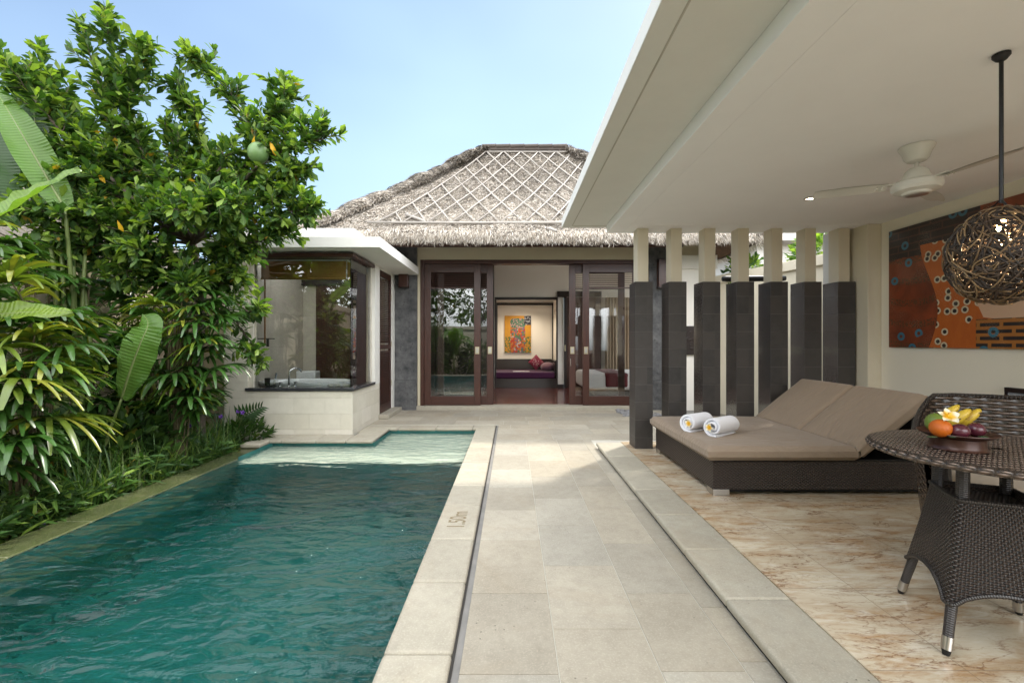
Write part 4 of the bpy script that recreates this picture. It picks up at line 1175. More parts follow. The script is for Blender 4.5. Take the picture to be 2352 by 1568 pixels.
# ---- rattan pendant
lc = Vector((2.36, 2.195, 1.712)); RH, RV = .202, .225
pl = thing('pendant_lamp', 'round woven rattan pendant lamp glowing above the table', 'pendant lamp', (lc.x, lc.y, 2.684))
m = MB(); m.lathe([(.0, 0), (.034, 0), (.034, -.012), (.02, -.03), (.011, -.035)], (lc.x, lc.y, 2.684), 16); m.build('ceiling_rose', M['black'], pl, smooth='auto')
m = MB(); m.tube([(lc.x, lc.y, 2.66), (lc.x, lc.y, lc.z+RV+.03)], .0085, 10); m.build('rod', M['black'], pl, smooth='auto')
m = MB()
for a in np.linspace(0, 2*PI, 4)[:3]:
    m.tube([(lc.x, lc.y, lc.z+RV+.05), (lc.x+.05*math.cos(a), lc.y+.05*math.sin(a), lc.z+RV-.004)], .003, 5)
m.build('hanger', M['black'], pl)
m = MB()
def strand(turn, col, r0=1.0, wob=.035, th=.0042, n=30):
    ax = Vector(RNG.normal(0, 1, 3)).normalized(); e1 = ax.cross(Vector((.3, .5, .8))).normalized(); e2 = ax.cross(e1)
    lat = random.uniform(-.75, .75); st = random.uniform(0, 2*PI); w1 = random.uniform(2, 5); w2 = random.uniform(0, 6); amp = random.uniform(.05, .35)
    pts = []
    for i in range(n):
        a = st + turn*i/(n-1); l2 = max(-.95, min(.95, lat + amp*math.sin(w1*a+w2)))
        d = ax*l2 + (e1*math.cos(a)+e2*math.sin(a))*math.sqrt(1-l2*l2)
        rr_ = r0 + wob*math.sin(a*w1*1.7+w2)
        pts.append(lc + Vector((d.x*RH, d.y*RH, d.z*RV))*rr_)
    m.tube(pts, th, 5, col)
for i in range(270):
    c = random.choice(((.032, .020, .014), (.045, .029, .02), (.024, .016, .012), (.06, .038, .025)))
    strand(random.uniform(2.2, 5.5), c, random.uniform(.94, 1.0), .03, random.uniform(.0034, .0046))
for i in range(95):
    c = random.choice(((.19, .115, .055), (.14, .085, .04), (.08, .05, .03), (.26, .17, .085)))
    strand(random.uniform(.8, 2.6), c, random.uniform(1.0, 1.03), .03, random.uniform(.0032, .0042), 22)
m.build('rattan_shade', M['rattan'], pl, smooth=True)
m = MB(); m.lathe([(.0, .10), (.016, .10), (.018, .045), (.03, .03), (.034, 0), (.024, -.025), (0, -.035)], (lc.x, lc.y, lc.z+.07), 16); m.build('bulb', M['bulb'], pl, smooth=True)
m = MB(); m.tube([(lc.x, lc.y, lc.z+RV), (lc.x, lc.y, lc.z+.16)], .014, 8); m.build('lamp_holder', M['black'], pl)

# ---- wicker helpers
def panel(mb, A, B, n=12, mrows=4, thick=.0):
    """ruled wicker surface between two polylines with uv in metres"""
    nA = len(A); P = []; UV = []
    L = 0
    for i in range(nA):
        if i: L += ((A[i]-A[i-1]).length + (B[i]-B[i-1]).length)/2
        row = [A[i].lerp(B[i], j/mrows) for j in range(mrows+1)]
        H = (B[i]-A[i]).length
        P.append(row); UV.append([(L, H*j/mrows) for j in range(mrows+1)])
    mb.grid(P, UV)
def wbox(mb, x0, x1, y0, y1, z0, z1):
    V = lambda *p: Vector(p)
    ring_b = [V(x0,y0,z0), V(x1,y0,z0), V(x1,y1,z0), V(x0,y1,z0), V(x0,y0,z0)]
    ring_t = [V(p.x, p.y, z1) for p in ring_b]
    panel(mb, ring_b, ring_t, mrows=1)
    mb.quad((x0,y0,z1), (x1,y0,z1), (x1,y1,z1), (x0,y1,z1), None, [(x0,y0), (x1,y0), (x1,y1), (x0,y1)])
    mb.quad((x0,y0,z0), (x0,y1,z0), (x1,y1,z0), (x1,y0,z0), None, [(x0,y0), (x0,y1), (x1,y1), (x1,y0)])

# ---- daybed
db = thing('daybed', 'double wicker daybed with taupe mattress and raised backrest', 'daybed', (2.7, 4.6, 0))
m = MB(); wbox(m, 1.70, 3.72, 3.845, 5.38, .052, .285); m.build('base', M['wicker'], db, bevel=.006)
m = MB(); m.box(1.76, 3.70, 3.90, 5.33, .018, .051); m.build('under_frame', M['black'], db)
m = MB(); m.box(1.72, 3.70, 3.86, 5.36, .286, .300); m.build('deck', M['black'], db)
for x in (1.698, 3.58):
    for y in (3.843, 5.25):
        m = MB(); m.box(x, x+.14, y, y+.13, 0, .052); m.build('foot', M['steel'], db, bevel=.003)
def cushion(name, parent, x0, x1, y0, y1, z0, z1, tr=None, nx=24, ny=24, wr=.006):
    m = MB()
    def sp(a, b, c): # superellipsoid-ish box
        return a, b, c
    cx, cy, cz = (x0+x1)/2, (y0+y1)/2, (z0+z1)/2; hx, hy, hz = (x1-x0)/2, (y1-y0)/2, (z1-z0)/2
    r = min(.035, hz*.6)
    def pt(i, j, top):
        a = -1 + 2*i/nx; b = -1 + 2*j/ny
        dx = hx*a; dy = hy*b
        ex = max(0, abs(dx)-(hx-r))/r; ey = max(0, abs(dy)-(hy-r))/r
        e = min(1, math.hypot(ex, ey)); zr = hz - r + r*math.sqrt(max(0, 1-e*e))
        crown = .012*(1-a**4)*(1-b**4)
        w = wr*math.sin(dx*9+dy*4+1)*math.sin(dy*7-dx*3)*(1-a**6)*(1-b**6)
        z = (zr + crown + w) if top else -(hz-r+ r*math.sqrt(max(0, 1-e*e)))
        return Vector((cx+dx, cy+dy, cz+z))
    # denser sampling at the rim
    def warp(k, n): 
        s_ = k/n*2-1; return (math.copysign(abs(s_)**.62, s_)+1)/2*n
    for top in (1, 0):
        P = [[pt(warp(i, nx), warp(j, ny), top) for j in range(ny+1)] for i in range(nx+1)]
        if not top: P = P[::-1]
        if tr: P = [[tr(p) for p in row] for row in P]
        m.grid(P)
    # side band closing the rim
    rim = [pt(warp(i, nx), 0, 1) for i in range(nx+1)] + [pt(nx, warp(j, ny), 1) for j in range(1, ny+1)] + [pt(warp(nx-i, nx), ny, 1) for i in range(1, nx+1)] + [pt(0, warp(ny-j, ny), 1) for j in range(1, ny+1)]
    rb_ = [Vector((p.x, p.y, 2*cz-p.z)) for p in rim]
    if tr: rim = [tr(p) for p in rim]; rb_ = [tr(p) for p in rb_]
    m.grid([[b, a] for a, b in zip(rim, rb_)])
    return m.build(name, M['taupe'], parent, smooth=True)
cushion('mattress', db, 1.635, 2.905, 3.79, 5.40, .301, .418, None, 30, 30, .004)
hinge = Vector((2.90, 0, .30)); ang = math.atan2(.84-.42, 3.42-2.90)
def tilt(p):
    dx, dz = p.x - 2.92, p.z - .301
    return Vector((2.93 + dx*math.cos(ang) - dz*math.sin(ang)*.85, p.y, .315 + dx*math.sin(ang) + dz*math.cos(ang)))
cushion('back_cushion', db, 2.92, 3.66, 4.575, 5.40, .301, .425, tilt, 24, 24, .007)
cushion('back_cushion', db, 2.92, 3.66, 3.79, 4.565, .301, .425, tilt, 24, 24, .007)
m = MB(); m.obox((3.42, 4.6, .42), (.02, 0, .30), (0, .70, 0), (.012, 0, 0)); m.build('back_support', M['black'], db)

# ---- rolled towels with a blossom each
def petals(mb, c, nrm, up, r, deep=(.80, .45, .008), rim=(.80, .77, .60)):
    nrm = Vector(nrm).normalized(); up = Vector(up); up = (up-nrm*up.dot(nrm)).normalized(); rt = up.cross(nrm); c = Vector(c)
    for k in range(5):
        a = 2*PI*k/5 + .3; d = up*math.cos(a) + rt*math.sin(a); s = nrm.cross(d)
        P = []; col = []
        for i in range(8):
            t_ = i/7; w = r*.36*math.sin(PI*(t_*.88+.10))**.8; row = []
            for j in range(5):
                q = j/2-1; row.append(c + d*(r*t_) + s*(w*q + r*.10*t_) + nrm*(r*.30*t_*(1-t_*.55) + r*.08*q*q + r*.07*q))
                f = min(1, max(0, (t_-.34)/.36)); col.append(tuple(deep[x]*(1-f)+rim[x]*f for x in range(3)))
            P.append(row)
        mb.grid(P, None, col)
def blossom(c, nrm, up, r, lab, grp='frangipani blossoms'):
    m = MB(); petals(m, c, nrm, up, r)
    return tag(m.build('frangipani_blossom', M['petal'], smooth=True), lab, 'flower', grp)
def towel(c, ax, lab, R=.095, L=.30, seed=0):
    c = Vector(c); ax = Vector(ax).normalized(); up = Vector((0, 0, 1)); side = up.cross(ax).normalized()
    rs = random.Random(seed); m = MB(); n = 120; turns = 2.35; th = .023
    prof = []
    for i in range(n+1):
        t_ = i/n; a = -PI/2 - .45 + (1-t_)*turns*2*PI; r = .016 + (R-.016-th*.5)*t_**.95
        prof.append((a, r*(1+.03*math.sin(a*2+seed))))
    def at(a, r, l):
        z = math.sin(a)*r; 
        if z < -R*.86: z = -R*.86 + (z+R*.86)*.25
        return c + side*math.cos(a)*r*1.04 + up*(z + R*.88) + ax*l
    L_ = [0, .006, .02, L*.3, L*.6, L-.02, L-.006, L]
    def ins(k): return .004 if k in (0, 7) else (.001 if k in (1, 6) else 0)
    outer = [[at(a, r+th*.5-ins(k), l + (.006*math.sin(a*1.3) if k < 3 else 0)) for k, l in enumerate(L_)] for a, r in prof]
    inner = [[at(a, max(.004, r-th*.5+ins(k)), l + (.006*math.sin(a*1.3) if k < 3 else 0)) for k, l in enumerate(L_)] for a, r in prof]
    m.grid(outer); m.grid(inner[::-1])
    m.grid([[inner[i][0], outer[i][0]] for i in range(n+1)]); m.grid([[outer[i][-1], inner[i][-1]] for i in range(n+1)])
    m.grid([[inner[-1][k], outer[-1][k]] for k in range(8)])
    return tag(m.build('rolled_towel', M['towel'], smooth=True), lab, 'towel', 'rolled towels on the daybed')
axT = Vector((.84, .54, 0))
c1 = Vector((1.705, 4.42, .425)); c2 = Vector((1.845, 4.19, .425))
towel(c1, axT, 'white rolled towel farther back, partly behind the other roll', .097, .31, 1)
towel(c2, axT, 'white rolled towel in front, its whole side in view', .099, .31, 2)
blossom(c1 + Vector((.01, -.025, .085)) - axT*.012, -axT, (0, 0, 1), .042, 'yellow and white blossom tucked in the farther rolled towel')
blossom(c2 + Vector((-.02, .0, .085)) - axT*.012, -axT, (.2, 0, 1), .042, 'yellow and white blossom tucked in the front rolled towel')

# ---- wicker table
TC = Vector((2.165, 2.03, 0)); TR = .468; TZ = .822; LC = TC + Vector((-.055, 0, 0))
tb = thing('wicker_table', 'round dark wicker table with splayed legs and woven skirt', 'table', TC)
m = MB(); P = []; UV = []
prof = [(.02, 0), (.12, 0), (.22, 0), (.32, 0), (.42, 0), (.445, -.001), (.460, -.007), (.467, -.017), (.464, -.028), (.450, -.035), (.30, -.036), (.02, -.036)]
N = 96
for k in range(N+1):
    a = 2*PI*k/N; row = []; uvr = []
    s_ = 0
    for i, (r, z) in enumerate(prof):
        if i: s_ += math.hypot(r-prof[i-1][0], z-prof[i-1][1])
        row.append((TC.x+r*math.cos(a), TC.y+r*math.sin(a), TZ+z))
        if i < 6: uvr.append((r*math.cos(a-.75), r*math.sin(a-.75)))
        else: uvr.append((a*TR, s_))
    P.append(row[::-1]); UV.append(uvr[::-1])
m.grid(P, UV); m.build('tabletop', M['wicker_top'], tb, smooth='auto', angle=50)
d1 = Vector((-.41, -.91, 0)); d2 = Vector((.91, -.41, 0))
def leg_at(i, j, z):
    h = .122 + (.257-.122)*((.62-z)/.62)**1.1 if z < .62 else .122 - .02*(z-.62)
    h2 = .122 + (.225-.122)*((.62-z)/.62)**1.1 if z < .62 else h
    return LC + d1*(h*i) + d2*(h2*j) + Vector((0, 0, z))
zs = [.790, .70, .62, .52, .40, .28, .18, .12, .06]
for i in (-1, 1):
    for j in (-1, 1):
        m = MB(); m.tube([leg_at(i, j, z) for z in zs], [.024, .0235, .023, .023, .022, .021, .020, .019, .018], 10, None, True, True)
        lg = m.build('leg', M['wrap'], tb, smooth='auto')
        m = MB(); m.tube([leg_at(i, j, .072), leg_at(i, j, .022)], [.0205, .0195], 14); m.build('metal_cap', M['steel'], lg, smooth='auto')
        m = MB(); m.tube([leg_at(i, j, .022), leg_at(i, j, .001)], [.017, .012], 12); m.build('foot_pad', M['black'], lg, smooth='auto')
def zlow(q): return .205 + .065*(1-(2*q-1)**2)**.75
corners = [(-1, -1), (1, -1), (1, 1), (-1, 1)]
def skirt_ring(z, off=.027, ns=14):
    """rounded square round the four legs at height z: list of (point, q along the side)"""
    cc = [leg_at(*c, z) for c in corners]; out = []
    ctr_ = sum(cc, Vector())/4
    for k in range(4):
        a, b = cc[k], cc[(k+1) % 4]; p = cc[k-1]
        e = (b-a).normalized(); n_ = Vector((e.y, -e.x, 0)); n_ = n_ if n_.dot(a+b-ctr_*2) > 0 else -n_
        e0 = (a-p).normalized(); n0 = Vector((e0.y, -e0.x, 0)); n0 = n0 if n0.dot(a+p-ctr_*2) > 0 else -n0
        for i in range(4):
            d = (n0*(1-i/4) + n_*(i/4)).normalized(); out.append((a + d*off, 0.0))
        for i in range(ns): out.append((a.lerp(b, i/ns) + n_*off, i/ns))
    out.append(out[0]); return out
m = MB(); rows_ = 12; R_ = [skirt_ring(.205 + (.62-.205)*r/rows_) for r in range(rows_+1)]
P = []; UV = []; acc = 0
for i in range(len(R_[0])):
    q = R_[0][i][1]; z0_ = zlow(q); row = []; uvr = []
    if i: acc += (R_[6][i][0]-R_[6][i-1][0]).length
    for r in range(rows_+1):
        z = z0_ + (.62-z0_)*r/rows_; f = (z-.205)/(.62-.205)*rows_; k = min(int(f), rows_-1)
        p = R_[k][i][0].lerp(R_[k+1][i][0], f-k); row.append(p); uvr.append((acc, z))
    P.append(row); UV.append(uvr)
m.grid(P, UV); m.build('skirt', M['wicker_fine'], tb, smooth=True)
m = MB(); m.tube([row[0] for row in P], .009, 7, None, False, True); m.build('lower_roll', M['wrap'], tb, smooth='auto')
m = MB(); m.tube([row[-1] for row in P], .009, 7, None, False, True); m.build('upper_roll', M['wrap'], tb, smooth='auto')
m = MB(); pts = [leg_at(*c, .60) for c in corners]; m.quad(*pts, None, [(p.x, p.y) for p in pts]); m.build('lower_shelf', M['wicker_fine'], tb)

# ---- fruit bowl
bc = Vector((1.985, 2.03, TZ))
fb = thing('fruit_stand', 'brown lacquered pedestal dish on the wicker table', 'fruit stand', bc)
m = MB(); m.lathe([(.0, .002), (.101, .001), (.103, .004), (.098, .010), (.094, .020), (.094, .052), (.099, .054)], bc, 48); m.build('foot', M['copper'], fb, smooth='auto')
m = MB(); m.lathe([(.05, .050), (.099, .0545), (.118, .062), (.138, .074), (.137, .077), (.117, .066), (.10, .0600), (.0, .059)], bc, 56); m.build('dish', M['copper'], fb, smooth='auto')
def fruit(px, py, d, r, name, mat_, lab, cat, grp=None, sc=(1, 1, 1)):
    p = W(px, py, d); m = MB(); z = bc.z + .062 + r*sc[2]
    m.ball((p.x, p.y, z), (r*sc[0], r*sc[1], r*sc[2]), 28, 18)
    return tag(m.build(name, mat_, smooth=True), lab, cat, grp), Vector((p.x, p.y, z))
fruit(2160, 974, 1.985, .040, 'orange', M['orange'], 'bright orange fruit at the left of the pedestal dish', 'orange', None, (1, 1, .96))
fruit(2204, 986, 1.955, .034, 'passion_fruit', M['mangos'], 'dark purple fruit right beside the orange', 'passion fruit', 'purple fruits in the dish', (1.05, 1, .93))
fruit(2241, 987, 1.985, .033, 'passion_fruit', M['mangos'], 'dark purple fruit at the right of the dish', 'passion fruit', 'purple fruits in the dish', (1, 1, .95))
fruit(2149, 965, 2.08, .040, 'green_fruit', M['greenfruit'], 'pale green fruit peeking out behind the orange', 'fruit', None, (1, 1, 1.1))
for k, (px, py, lab) in enumerate(((2181, 952, 'short banana farthest back, only its tip showing'), (2207, 962, 'spotted banana right behind the blossom'), (2230, 962, 'spotted banana at the right, behind the purple fruits'))):
    b = W(px, py, 2.04 + (.04 if k == 0 else 0)); z0 = bc.z + .065
    bn = thing('banana', lab, 'banana', (b.x, b.y, z0), 'bananas in the dish')
    top = Vector((b.x+.030, b.y-.012, b.z+.045)); base = Vector((b.x-.040, b.y+.03, z0+.025)); mid = (top+base)/2 + Vector((-.012, -.012, .0))
    pts = [base.lerp(mid, q)*(1-q) + mid.lerp(top, q)*q for q in np.linspace(0, 1, 9)]
    m = MB(); m.tube(pts, [.010, .018, .021, .022, .022, .021, .019, .014, .006], 8); m.build('peel', M['banana'], bn, smooth=True)
    m = MB(); m.tube([pts[-1], pts[-1]+(pts[-1]-pts[-2])*.55], [.008, .006], 7); m.build('tip', M['bantip'], bn, smooth=True)
p = W(2178, 956, 1.98); blossom(p, (-.25, -.75, .8), (0, .3, 1), .040, 'yellow and white blossom lying on the fruit')
m = MB()
for k, (px, py) in enumerate(((2140, 985), (2190, 991), (2258, 995))):
    p = W(px, py, 1.95); p.z = bc.z + .070
    m.ball(p, (.022, .014, .003), 10, 6)
tag(m.build('garnish_leaf', simple('dark_green_leaf', (.03, .07, .025), .4), smooth=True), 'dark green garnish leaves under the fruit on the dish', 'leaf', None, 'stuff')

# ---- wicker armchair behind the table
CC = Vector((2.92, 2.47, 0)); rot = math.radians(-35)
ch = thing('wicker_armchair', 'dark wicker armchair with beige seat cushion behind the table', 'armchair', CC)
cr, sr = math.cos(rot), math.sin(rot)
def cw(x, y, z): return Vector((CC.x + x*cr - y*sr, CC.y + x*sr + y*cr, z))
# plan of the shell: left arm -> back -> right arm
half = [(-.52, -.30, .665), (-.54, -.12, .685), (-.535, .04, .725), (-.51, .16, .79), (-.475, .255, .850), (-.435, .32, .905), (-.40, .355, .938), (-.30, .385, .943), (-.14, .398, .944)]
plan = half + [(0, .40, .944)] + [(-x, y, z) for x, y, z in half[::-1]]
A = [cw(x*.90, y*.92, .16) for x, y, z in plan]; B = [cw(x, y + (z-.74)*.12, z) for x, y, z in plan]
m = MB(); panel(m, A, B, mrows=6); off = [(-.03 if x < -.3 else .03 if x > .3 else 0, 0) for x, y, z in plan]
A2 = [cw(x*.90*1.06, y*.92+.03, .16) for x, y, z in plan]; B2 = [cw(x*1.06, y + .03 + (z-.74)*.12, z) for x, y, z in plan]
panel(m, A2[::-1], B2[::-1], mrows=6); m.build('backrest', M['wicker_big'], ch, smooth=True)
m = MB(); m.tube([a.lerp(b, .5) + Vector((0, 0, .002)) for a, b in zip(B, B2)], .017, 8, None, True, True); m.build('rim', M['wicker_fine'], ch, smooth='auto')
m = MB(); 
pts = [cw(-.43, -.33, z) for z in (.16, .40)]
panel(m, [cw(-.44, -.33, .14), cw(.44, -.33, .14)], [cw(-.44, -.33, .40), cw(.44, -.33, .40)], mrows=4)
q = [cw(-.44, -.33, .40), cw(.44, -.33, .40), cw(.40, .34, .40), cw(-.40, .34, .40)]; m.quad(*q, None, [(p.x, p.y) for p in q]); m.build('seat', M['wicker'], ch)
for x in (-1, 1):
    m = MB(); m.tube([cw(x*.478, -.318, .75), cw(x*.455, -.325, .40), cw(x*.45, -.33, .0)], [.03, .027, .022], 10, None, True, True); m.build('leg', M['wrap'], ch, smooth='auto')
    m = MB(); m.tube([cw(x*.36, .36, .2), cw(x*.37, .38, .0)], [.025, .02], 10, None, True, True); m.build('leg', M['wrap'], ch, smooth='auto')
def ctr(p): return cw(p.x, p.y, p.z)
cushion('seat_cushion', ch, -.42, .42, -.34, .30, .405, .50, ctr, 16, 16, .003)
# make it the pale canvas of the chair
bpy.data.objects['seat_cushion.001' if 'seat_cushion.001' in bpy.data.objects else 'seat_cushion'].data.materials[0] = fabric('beige_canvas', (.50, .42, .32))
# ================================================================== garden
def nrmz(a): return a/np.maximum(np.linalg.norm(a, axis=1, keepdims=True), 1e-9)
def leaf_batch(mb, P, D, Nn, L, wr, col, curl=.25, fold=.12, shape='obovate'):
    P = np.asarray(P, float); n = len(P)
    if n == 0: return
    D = nrmz(np.asarray(D, float)); s = nrmz(np.cross(D, np.asarray(Nn, float))); nn = np.cross(s, D)
    if shape == 'obovate': X = [0, .28, .28, .28, .68, .68, .68, 1.0]; Wd = [0, -.5, 0, .5, -1, 0, 1, 0]
    else: X = [0, .22, .22, .22, .6, .6, .6, 1.0]; Wd = [0, -.85, 0, .85, -.75, 0, .75, 0]
    L = np.asarray(L, float).reshape(n, 1); wr = np.broadcast_to(np.asarray(wr, float).reshape(-1, 1), (n, 1)); curl = np.broadcast_to(np.asarray(curl, float).reshape(-1, 1), (n, 1))
    V = np.zeros((n, 8, 3))
    for k in range(8):
        V[:, k] = P + D*X[k]*L + s*(Wd[k]*wr*L*.5) + nn*((abs(Wd[k])*fold - 0)*wr*L - curl*X[k]**2*L)
    C_ = np.repeat(np.asarray(col)[:, None, :], 8, 1)
    C_[:, [2, 5]] *= 1.12
    mb.batch(V, [(0, 2, 1), (0, 3, 2), (1, 2, 5, 4), (2, 3, 6, 5), (4, 5, 7), (5, 6, 7)], C_)

def smooth_path(pts, n):
    pts = [Vector(p) for p in pts]; out = []
    m_ = len(pts)-1
    for i in range(n+1):
        t_ = i/n*m_; k = min(int(t_), m_-1); f = t_-k
        p0 = pts[max(k-1, 0)]; p1 = pts[k]; p2 = pts[k+1]; p3 = pts[min(k+2, m_)]
        out.append(.5*((2*p1) + (p2-p0)*f + (2*p0-5*p1+4*p2-p3)*f*f + (3*p1-p0-3*p2+p3)*f**3))
    return out

def greens(n, young=.12):
    base = np.array([(.030, .075, .016), (.045, .100, .020), (.060, .125, .026), (.085, .160, .034), (.040, .090, .026)])
    c = base[RNG.integers(0, len(base), n)] * RNG.uniform(.8, 1.25, (n, 1))
    o_ = RNG.uniform(0, 1, n) < .012
    c[o_] = np.array([.30, .20, .03]) * RNG.uniform(.5, 1.1, (o_.sum(), 1))
    y = RNG.uniform(0, 1, n) < young
    c[y] = np.array([.17, .26, .045]) * RNG.uniform(.7, 1.2, (y.sum(), 1))
    return c

# ---- calabash tree
tree = thing('calabash_tree', 'calabash tree with arching leafy branches and a round green fruit', 'tree', W(455, 1080, 6.0) * 1)
tree.location.z = -.2
tk = MB(); lf = MB()
lP, lD, lN, lL, lC, lcurl = [], [], [], [], [], []
base = W(460, 1090, 6.0); base.z = -.25
fork = W(440, 560, 5.9)
tk.tube(smooth_path([base, W(452, 850, 6.0), W(462, 690, 6.0), fork], 16), list(np.linspace(.085, .055, 17)), 10)
tk.tube(smooth_path([base + Vector((-.12, .1, 0)), W(425, 800, 6.05), W(400, 640, 6.1), W(370, 520, 5.9)], 12), list(np.linspace(.06, .04, 13)), 8)
BR = [  # arching limbs
 ([(440,560,5.9),(350,440,5.6),(298,300,5.4),(305,190,5.3),(333,92,5.3)], .035, .9),
 ([(440,560,5.9),(390,480,5.6),(270,330,5.3),(232,200,5.2),(176,42,5.2)], .036, .75),
 ([(300,300,5.4),(278,230,5.3),(262,120,5.25),(240,18,5.2)], .014, .9),
 ([(440,560,5.9),(380,490,5.5),(200,330,5.2),(128,220,5.1),(85,105,5.1)], .034, .9),
 ([(440,560,5.9),(340,490,5.4),(150,310,5.0),(60,205,4.9),(-5,130,4.9)], .032, .9),
 ([(440,560,5.9),(500,500,5.8),(585,400,5.6),(560,270,5.5),(500,180,5.5),(428,110,5.5)], .036, .8),
 ([(500,500,5.8),(490,400,5.7),(455,290,5.6),(430,230,5.5),(408,178,5.5)], .022, .9),
 ([(440,560,5.9),(530,440,5.6),(590,330,5.4),(640,250,5.3),(672,188,5.3)], .03, 1),
 ([(530,440,5.6),(590,385,5.4),(650,345,5.3),(710,325,5.2),(780,308,5.2)], .022, 1),
 ([(440,560,5.9),(540,510,5.6),(620,490,5.4),(680,485,5.3),(726,472,5.3)], .026, 1),
 ([(440,580,5.9),(540,565,5.6),(610,550,5.5),(668,522,5.4)], .022, 1),
 ([(440,560,5.9),(420,480,5.3),(470,470,5.0),(548,468,4.8)], .022, 1),
 ([(440,560,5.9),(340,490,5.2),(390,480,4.9),(452,488,4.7)], .022, 1),
 ([(400,520,5.8),(250,440,5.2),(150,400,4.9),(60,420,4.7)], .028, 1),
 ([(400,540,5.8),(260,500,5.2),(130,490,4.8),(10,480,4.6)], .028, 1),
 ([(400,560,5.8),(270,560,5.3),(180,570,5.0),(100,600,4.9)], .02, 1),
 ([(400,520,5.8),(260,400,5.3),(190,360,5.1),(120,330,5.0)], .022, 1),
 ([(500,500,5.8),(590,450,5.5),(640,420,5.4),(690,388,5.3)], .022, 1),
 ([(520,480,5.7),(590,440,5.5),(640,450,5.4),(668,430,5.3)], .018, 1),
 ([(460,640,6.0),(530,690,5.8),(575,715,5.7),(608,705,5.6)], .02, .45),
 ([(460,650,6.0),(540,740,5.8),(585,800,5.7),(603,835,5.6)], .018, .5),
 ([(460,620,6.0),(500,640,5.8),(530,650,5.7),(560,650,5.6)], .016, .5),
 ([(440,560,5.9),(380,420,5.5),(330,360,5.4),(310,290,5.3)], .026, 1),
 ([(440,560,5.9),(430,440,5.6),(410,360,5.5),(380,290,5.4)], .026, 1),
 ([(440,560,5.9),(480,470,5.6),(500,400,5.4),(520,330,5.4)], .024, 1),
 ([(440,600,5.9),(360,600,5.5),(300,620,5.2),(250,640,5.1)], .018, .9),
 ([(440,600,5.9),(450,620,5.5),(440,640,5.2),(420,660,5.1)], .018, .9),
 ([(380,500,5.8),(300,420,5.7),(220,350,5.7),(200,280,5.7)], .022, 1),
 ([(440,560,5.9),(330,540,5.3),(220,520,5.0),(90,540,4.8)], .024, 1),
 ([(440,560,5.9),(510,540,5.7),(535,600,5.6),(545,635,5.5)], .018, .7),
 ([(300,380,5.4),(180,400,5.2),(90,350,5.1),(30,300,5.1)], .02, 1),
 ([(440,580,5.9),(320,590,5.6),(180,560,5.4),(60,560,5.2)], .022, 1.1),
 ([(440,560,5.9),(330,470,5.7),(200,440,5.6),(60,400,5.5)], .026, 1.2),
 ([(440,560,5.9),(300,500,5.5),(170,470,5.3),(30,500,5.1)], .024, 1.2),
 ([(440,580,5.9),(380,590,5.4),(330,570,5.1),(290,560,4.9)], .02, 1.1),
 ([(440,560,5.9),(460,510,5.5),(490,500,5.2),(530,510,5.1)], .02, 1.1),
 ([(440,590,5.9),(400,640,5.6),(350,640,5.4),(310,610,5.2)], .018, 1.1),
 ([(440,590,5.9),(490,600,5.7),(520,580,5.5),(560,565,5.4)], .018, .9),
 ([(450,640,6.0),(490,660,5.8),(510,650,5.6),(530,610,5.5)], .016, .7),
 ([(440,560,5.9),(390,450,5.9),(340,380,6.0),(300,330,6.0)], .024, 1.2),
 ([(440,560,5.9),(470,450,5.9),(480,380,5.9),(470,340,5.9)], .022, 1.1),
 ([(200,330,5.2),(140,280,5.4),(90,240,5.5),(60,190,5.6)], .016, .9),
]
def leaves_along(path, dens, size, start, up_bias=.25, young=0):
    L = sum((path[i+1]-path[i]).length for i in range(len(path)-1))
    n = int(L*dens)
    for k in range(n):
        t_ = start + (1-start)*(k + random.random())/n; x = t_*(len(path)-1); i = min(int(x), len(path)-2)
        p = path[i].lerp(path[i+1], x-i); ax = (path[i+1]-path[i]).normalized()
        r = Vector(RNG.normal(0, 1, 3)); r = (r - ax*r.dot(ax)); r.normalize()
        d = (r*random.uniform(.5, 1.0) + ax*random.uniform(.35, .95) + Vector((0, 0, up_bias*random.uniform(-.5, 1)))).normalized()
        nn = (Vector((0, 0, 1)) + Vector(RNG.normal(0, .45, 3))).normalized()
        lP.append(p); lD.append(d); lN.append(nn); lL.append(size*random.choice((random.uniform(.45, .8), random.uniform(.8, 1.3), random.uniform(.9, 1.45)))); lcurl.append(random.uniform(-.05, .3))
        c = greens(1, .10 + .5*young*(t_ > .72))[0]*np.array([1.08, 1.05, 1.0]); lC.append(c)
for pts, r, thick in BR:
    path = smooth_path([W(*p) for p in pts], 26)
    path = [p + Vector(RNG.normal(0, .008, 3)) for p in path]
    tk.tube(path, list(np.linspace(r, .004, 27)), 6)
    leaves_along(path[7:], 140*thick, .118, .05, .3, 1)
    L = sum((path[i+1]-path[i]).length for i in range(26))
    nt = int(L*20*thick)
    for k in range(nt):
        x = random.uniform(.22, .93)*26; i = min(int(x), 25); p = path[i].lerp(path[i+1], x-i); ax = (path[i+1]-path[i]).normalized()
        rdir = Vector(RNG.normal(0, 1, 3)); rdir = (rdir - ax*rdir.dot(ax)).normalized()
        d = (rdir*.9 + ax*.55 + Vector((0, -.05, .22))).normalized(); l = random.uniform(.10, .40)*(1.15-.6*x/26)*(.75+.25*thick)
        tw = [p + d*l*q + Vector((0, 0, .10*l*q*q)) + Vector(RNG.normal(0, .006, 3)) for q in np.linspace(0, 1, 6)]
        tk.tube(tw, list(np.linspace(.006, .002, 6)), 4)
        leaves_along(tw, 80, .118, .1, .25, .8)
tk.build('trunk', M['bark'], tree, smooth=True)
leaf_batch(lf, [tuple(p) for p in lP], [tuple(p) for p in lD], [tuple(p) for p in lN], lL, RNG.uniform(.34, .5, len(lP)), np.array(lC), lcurl, .12)
lf.build('crown', M['leaf'], tree)
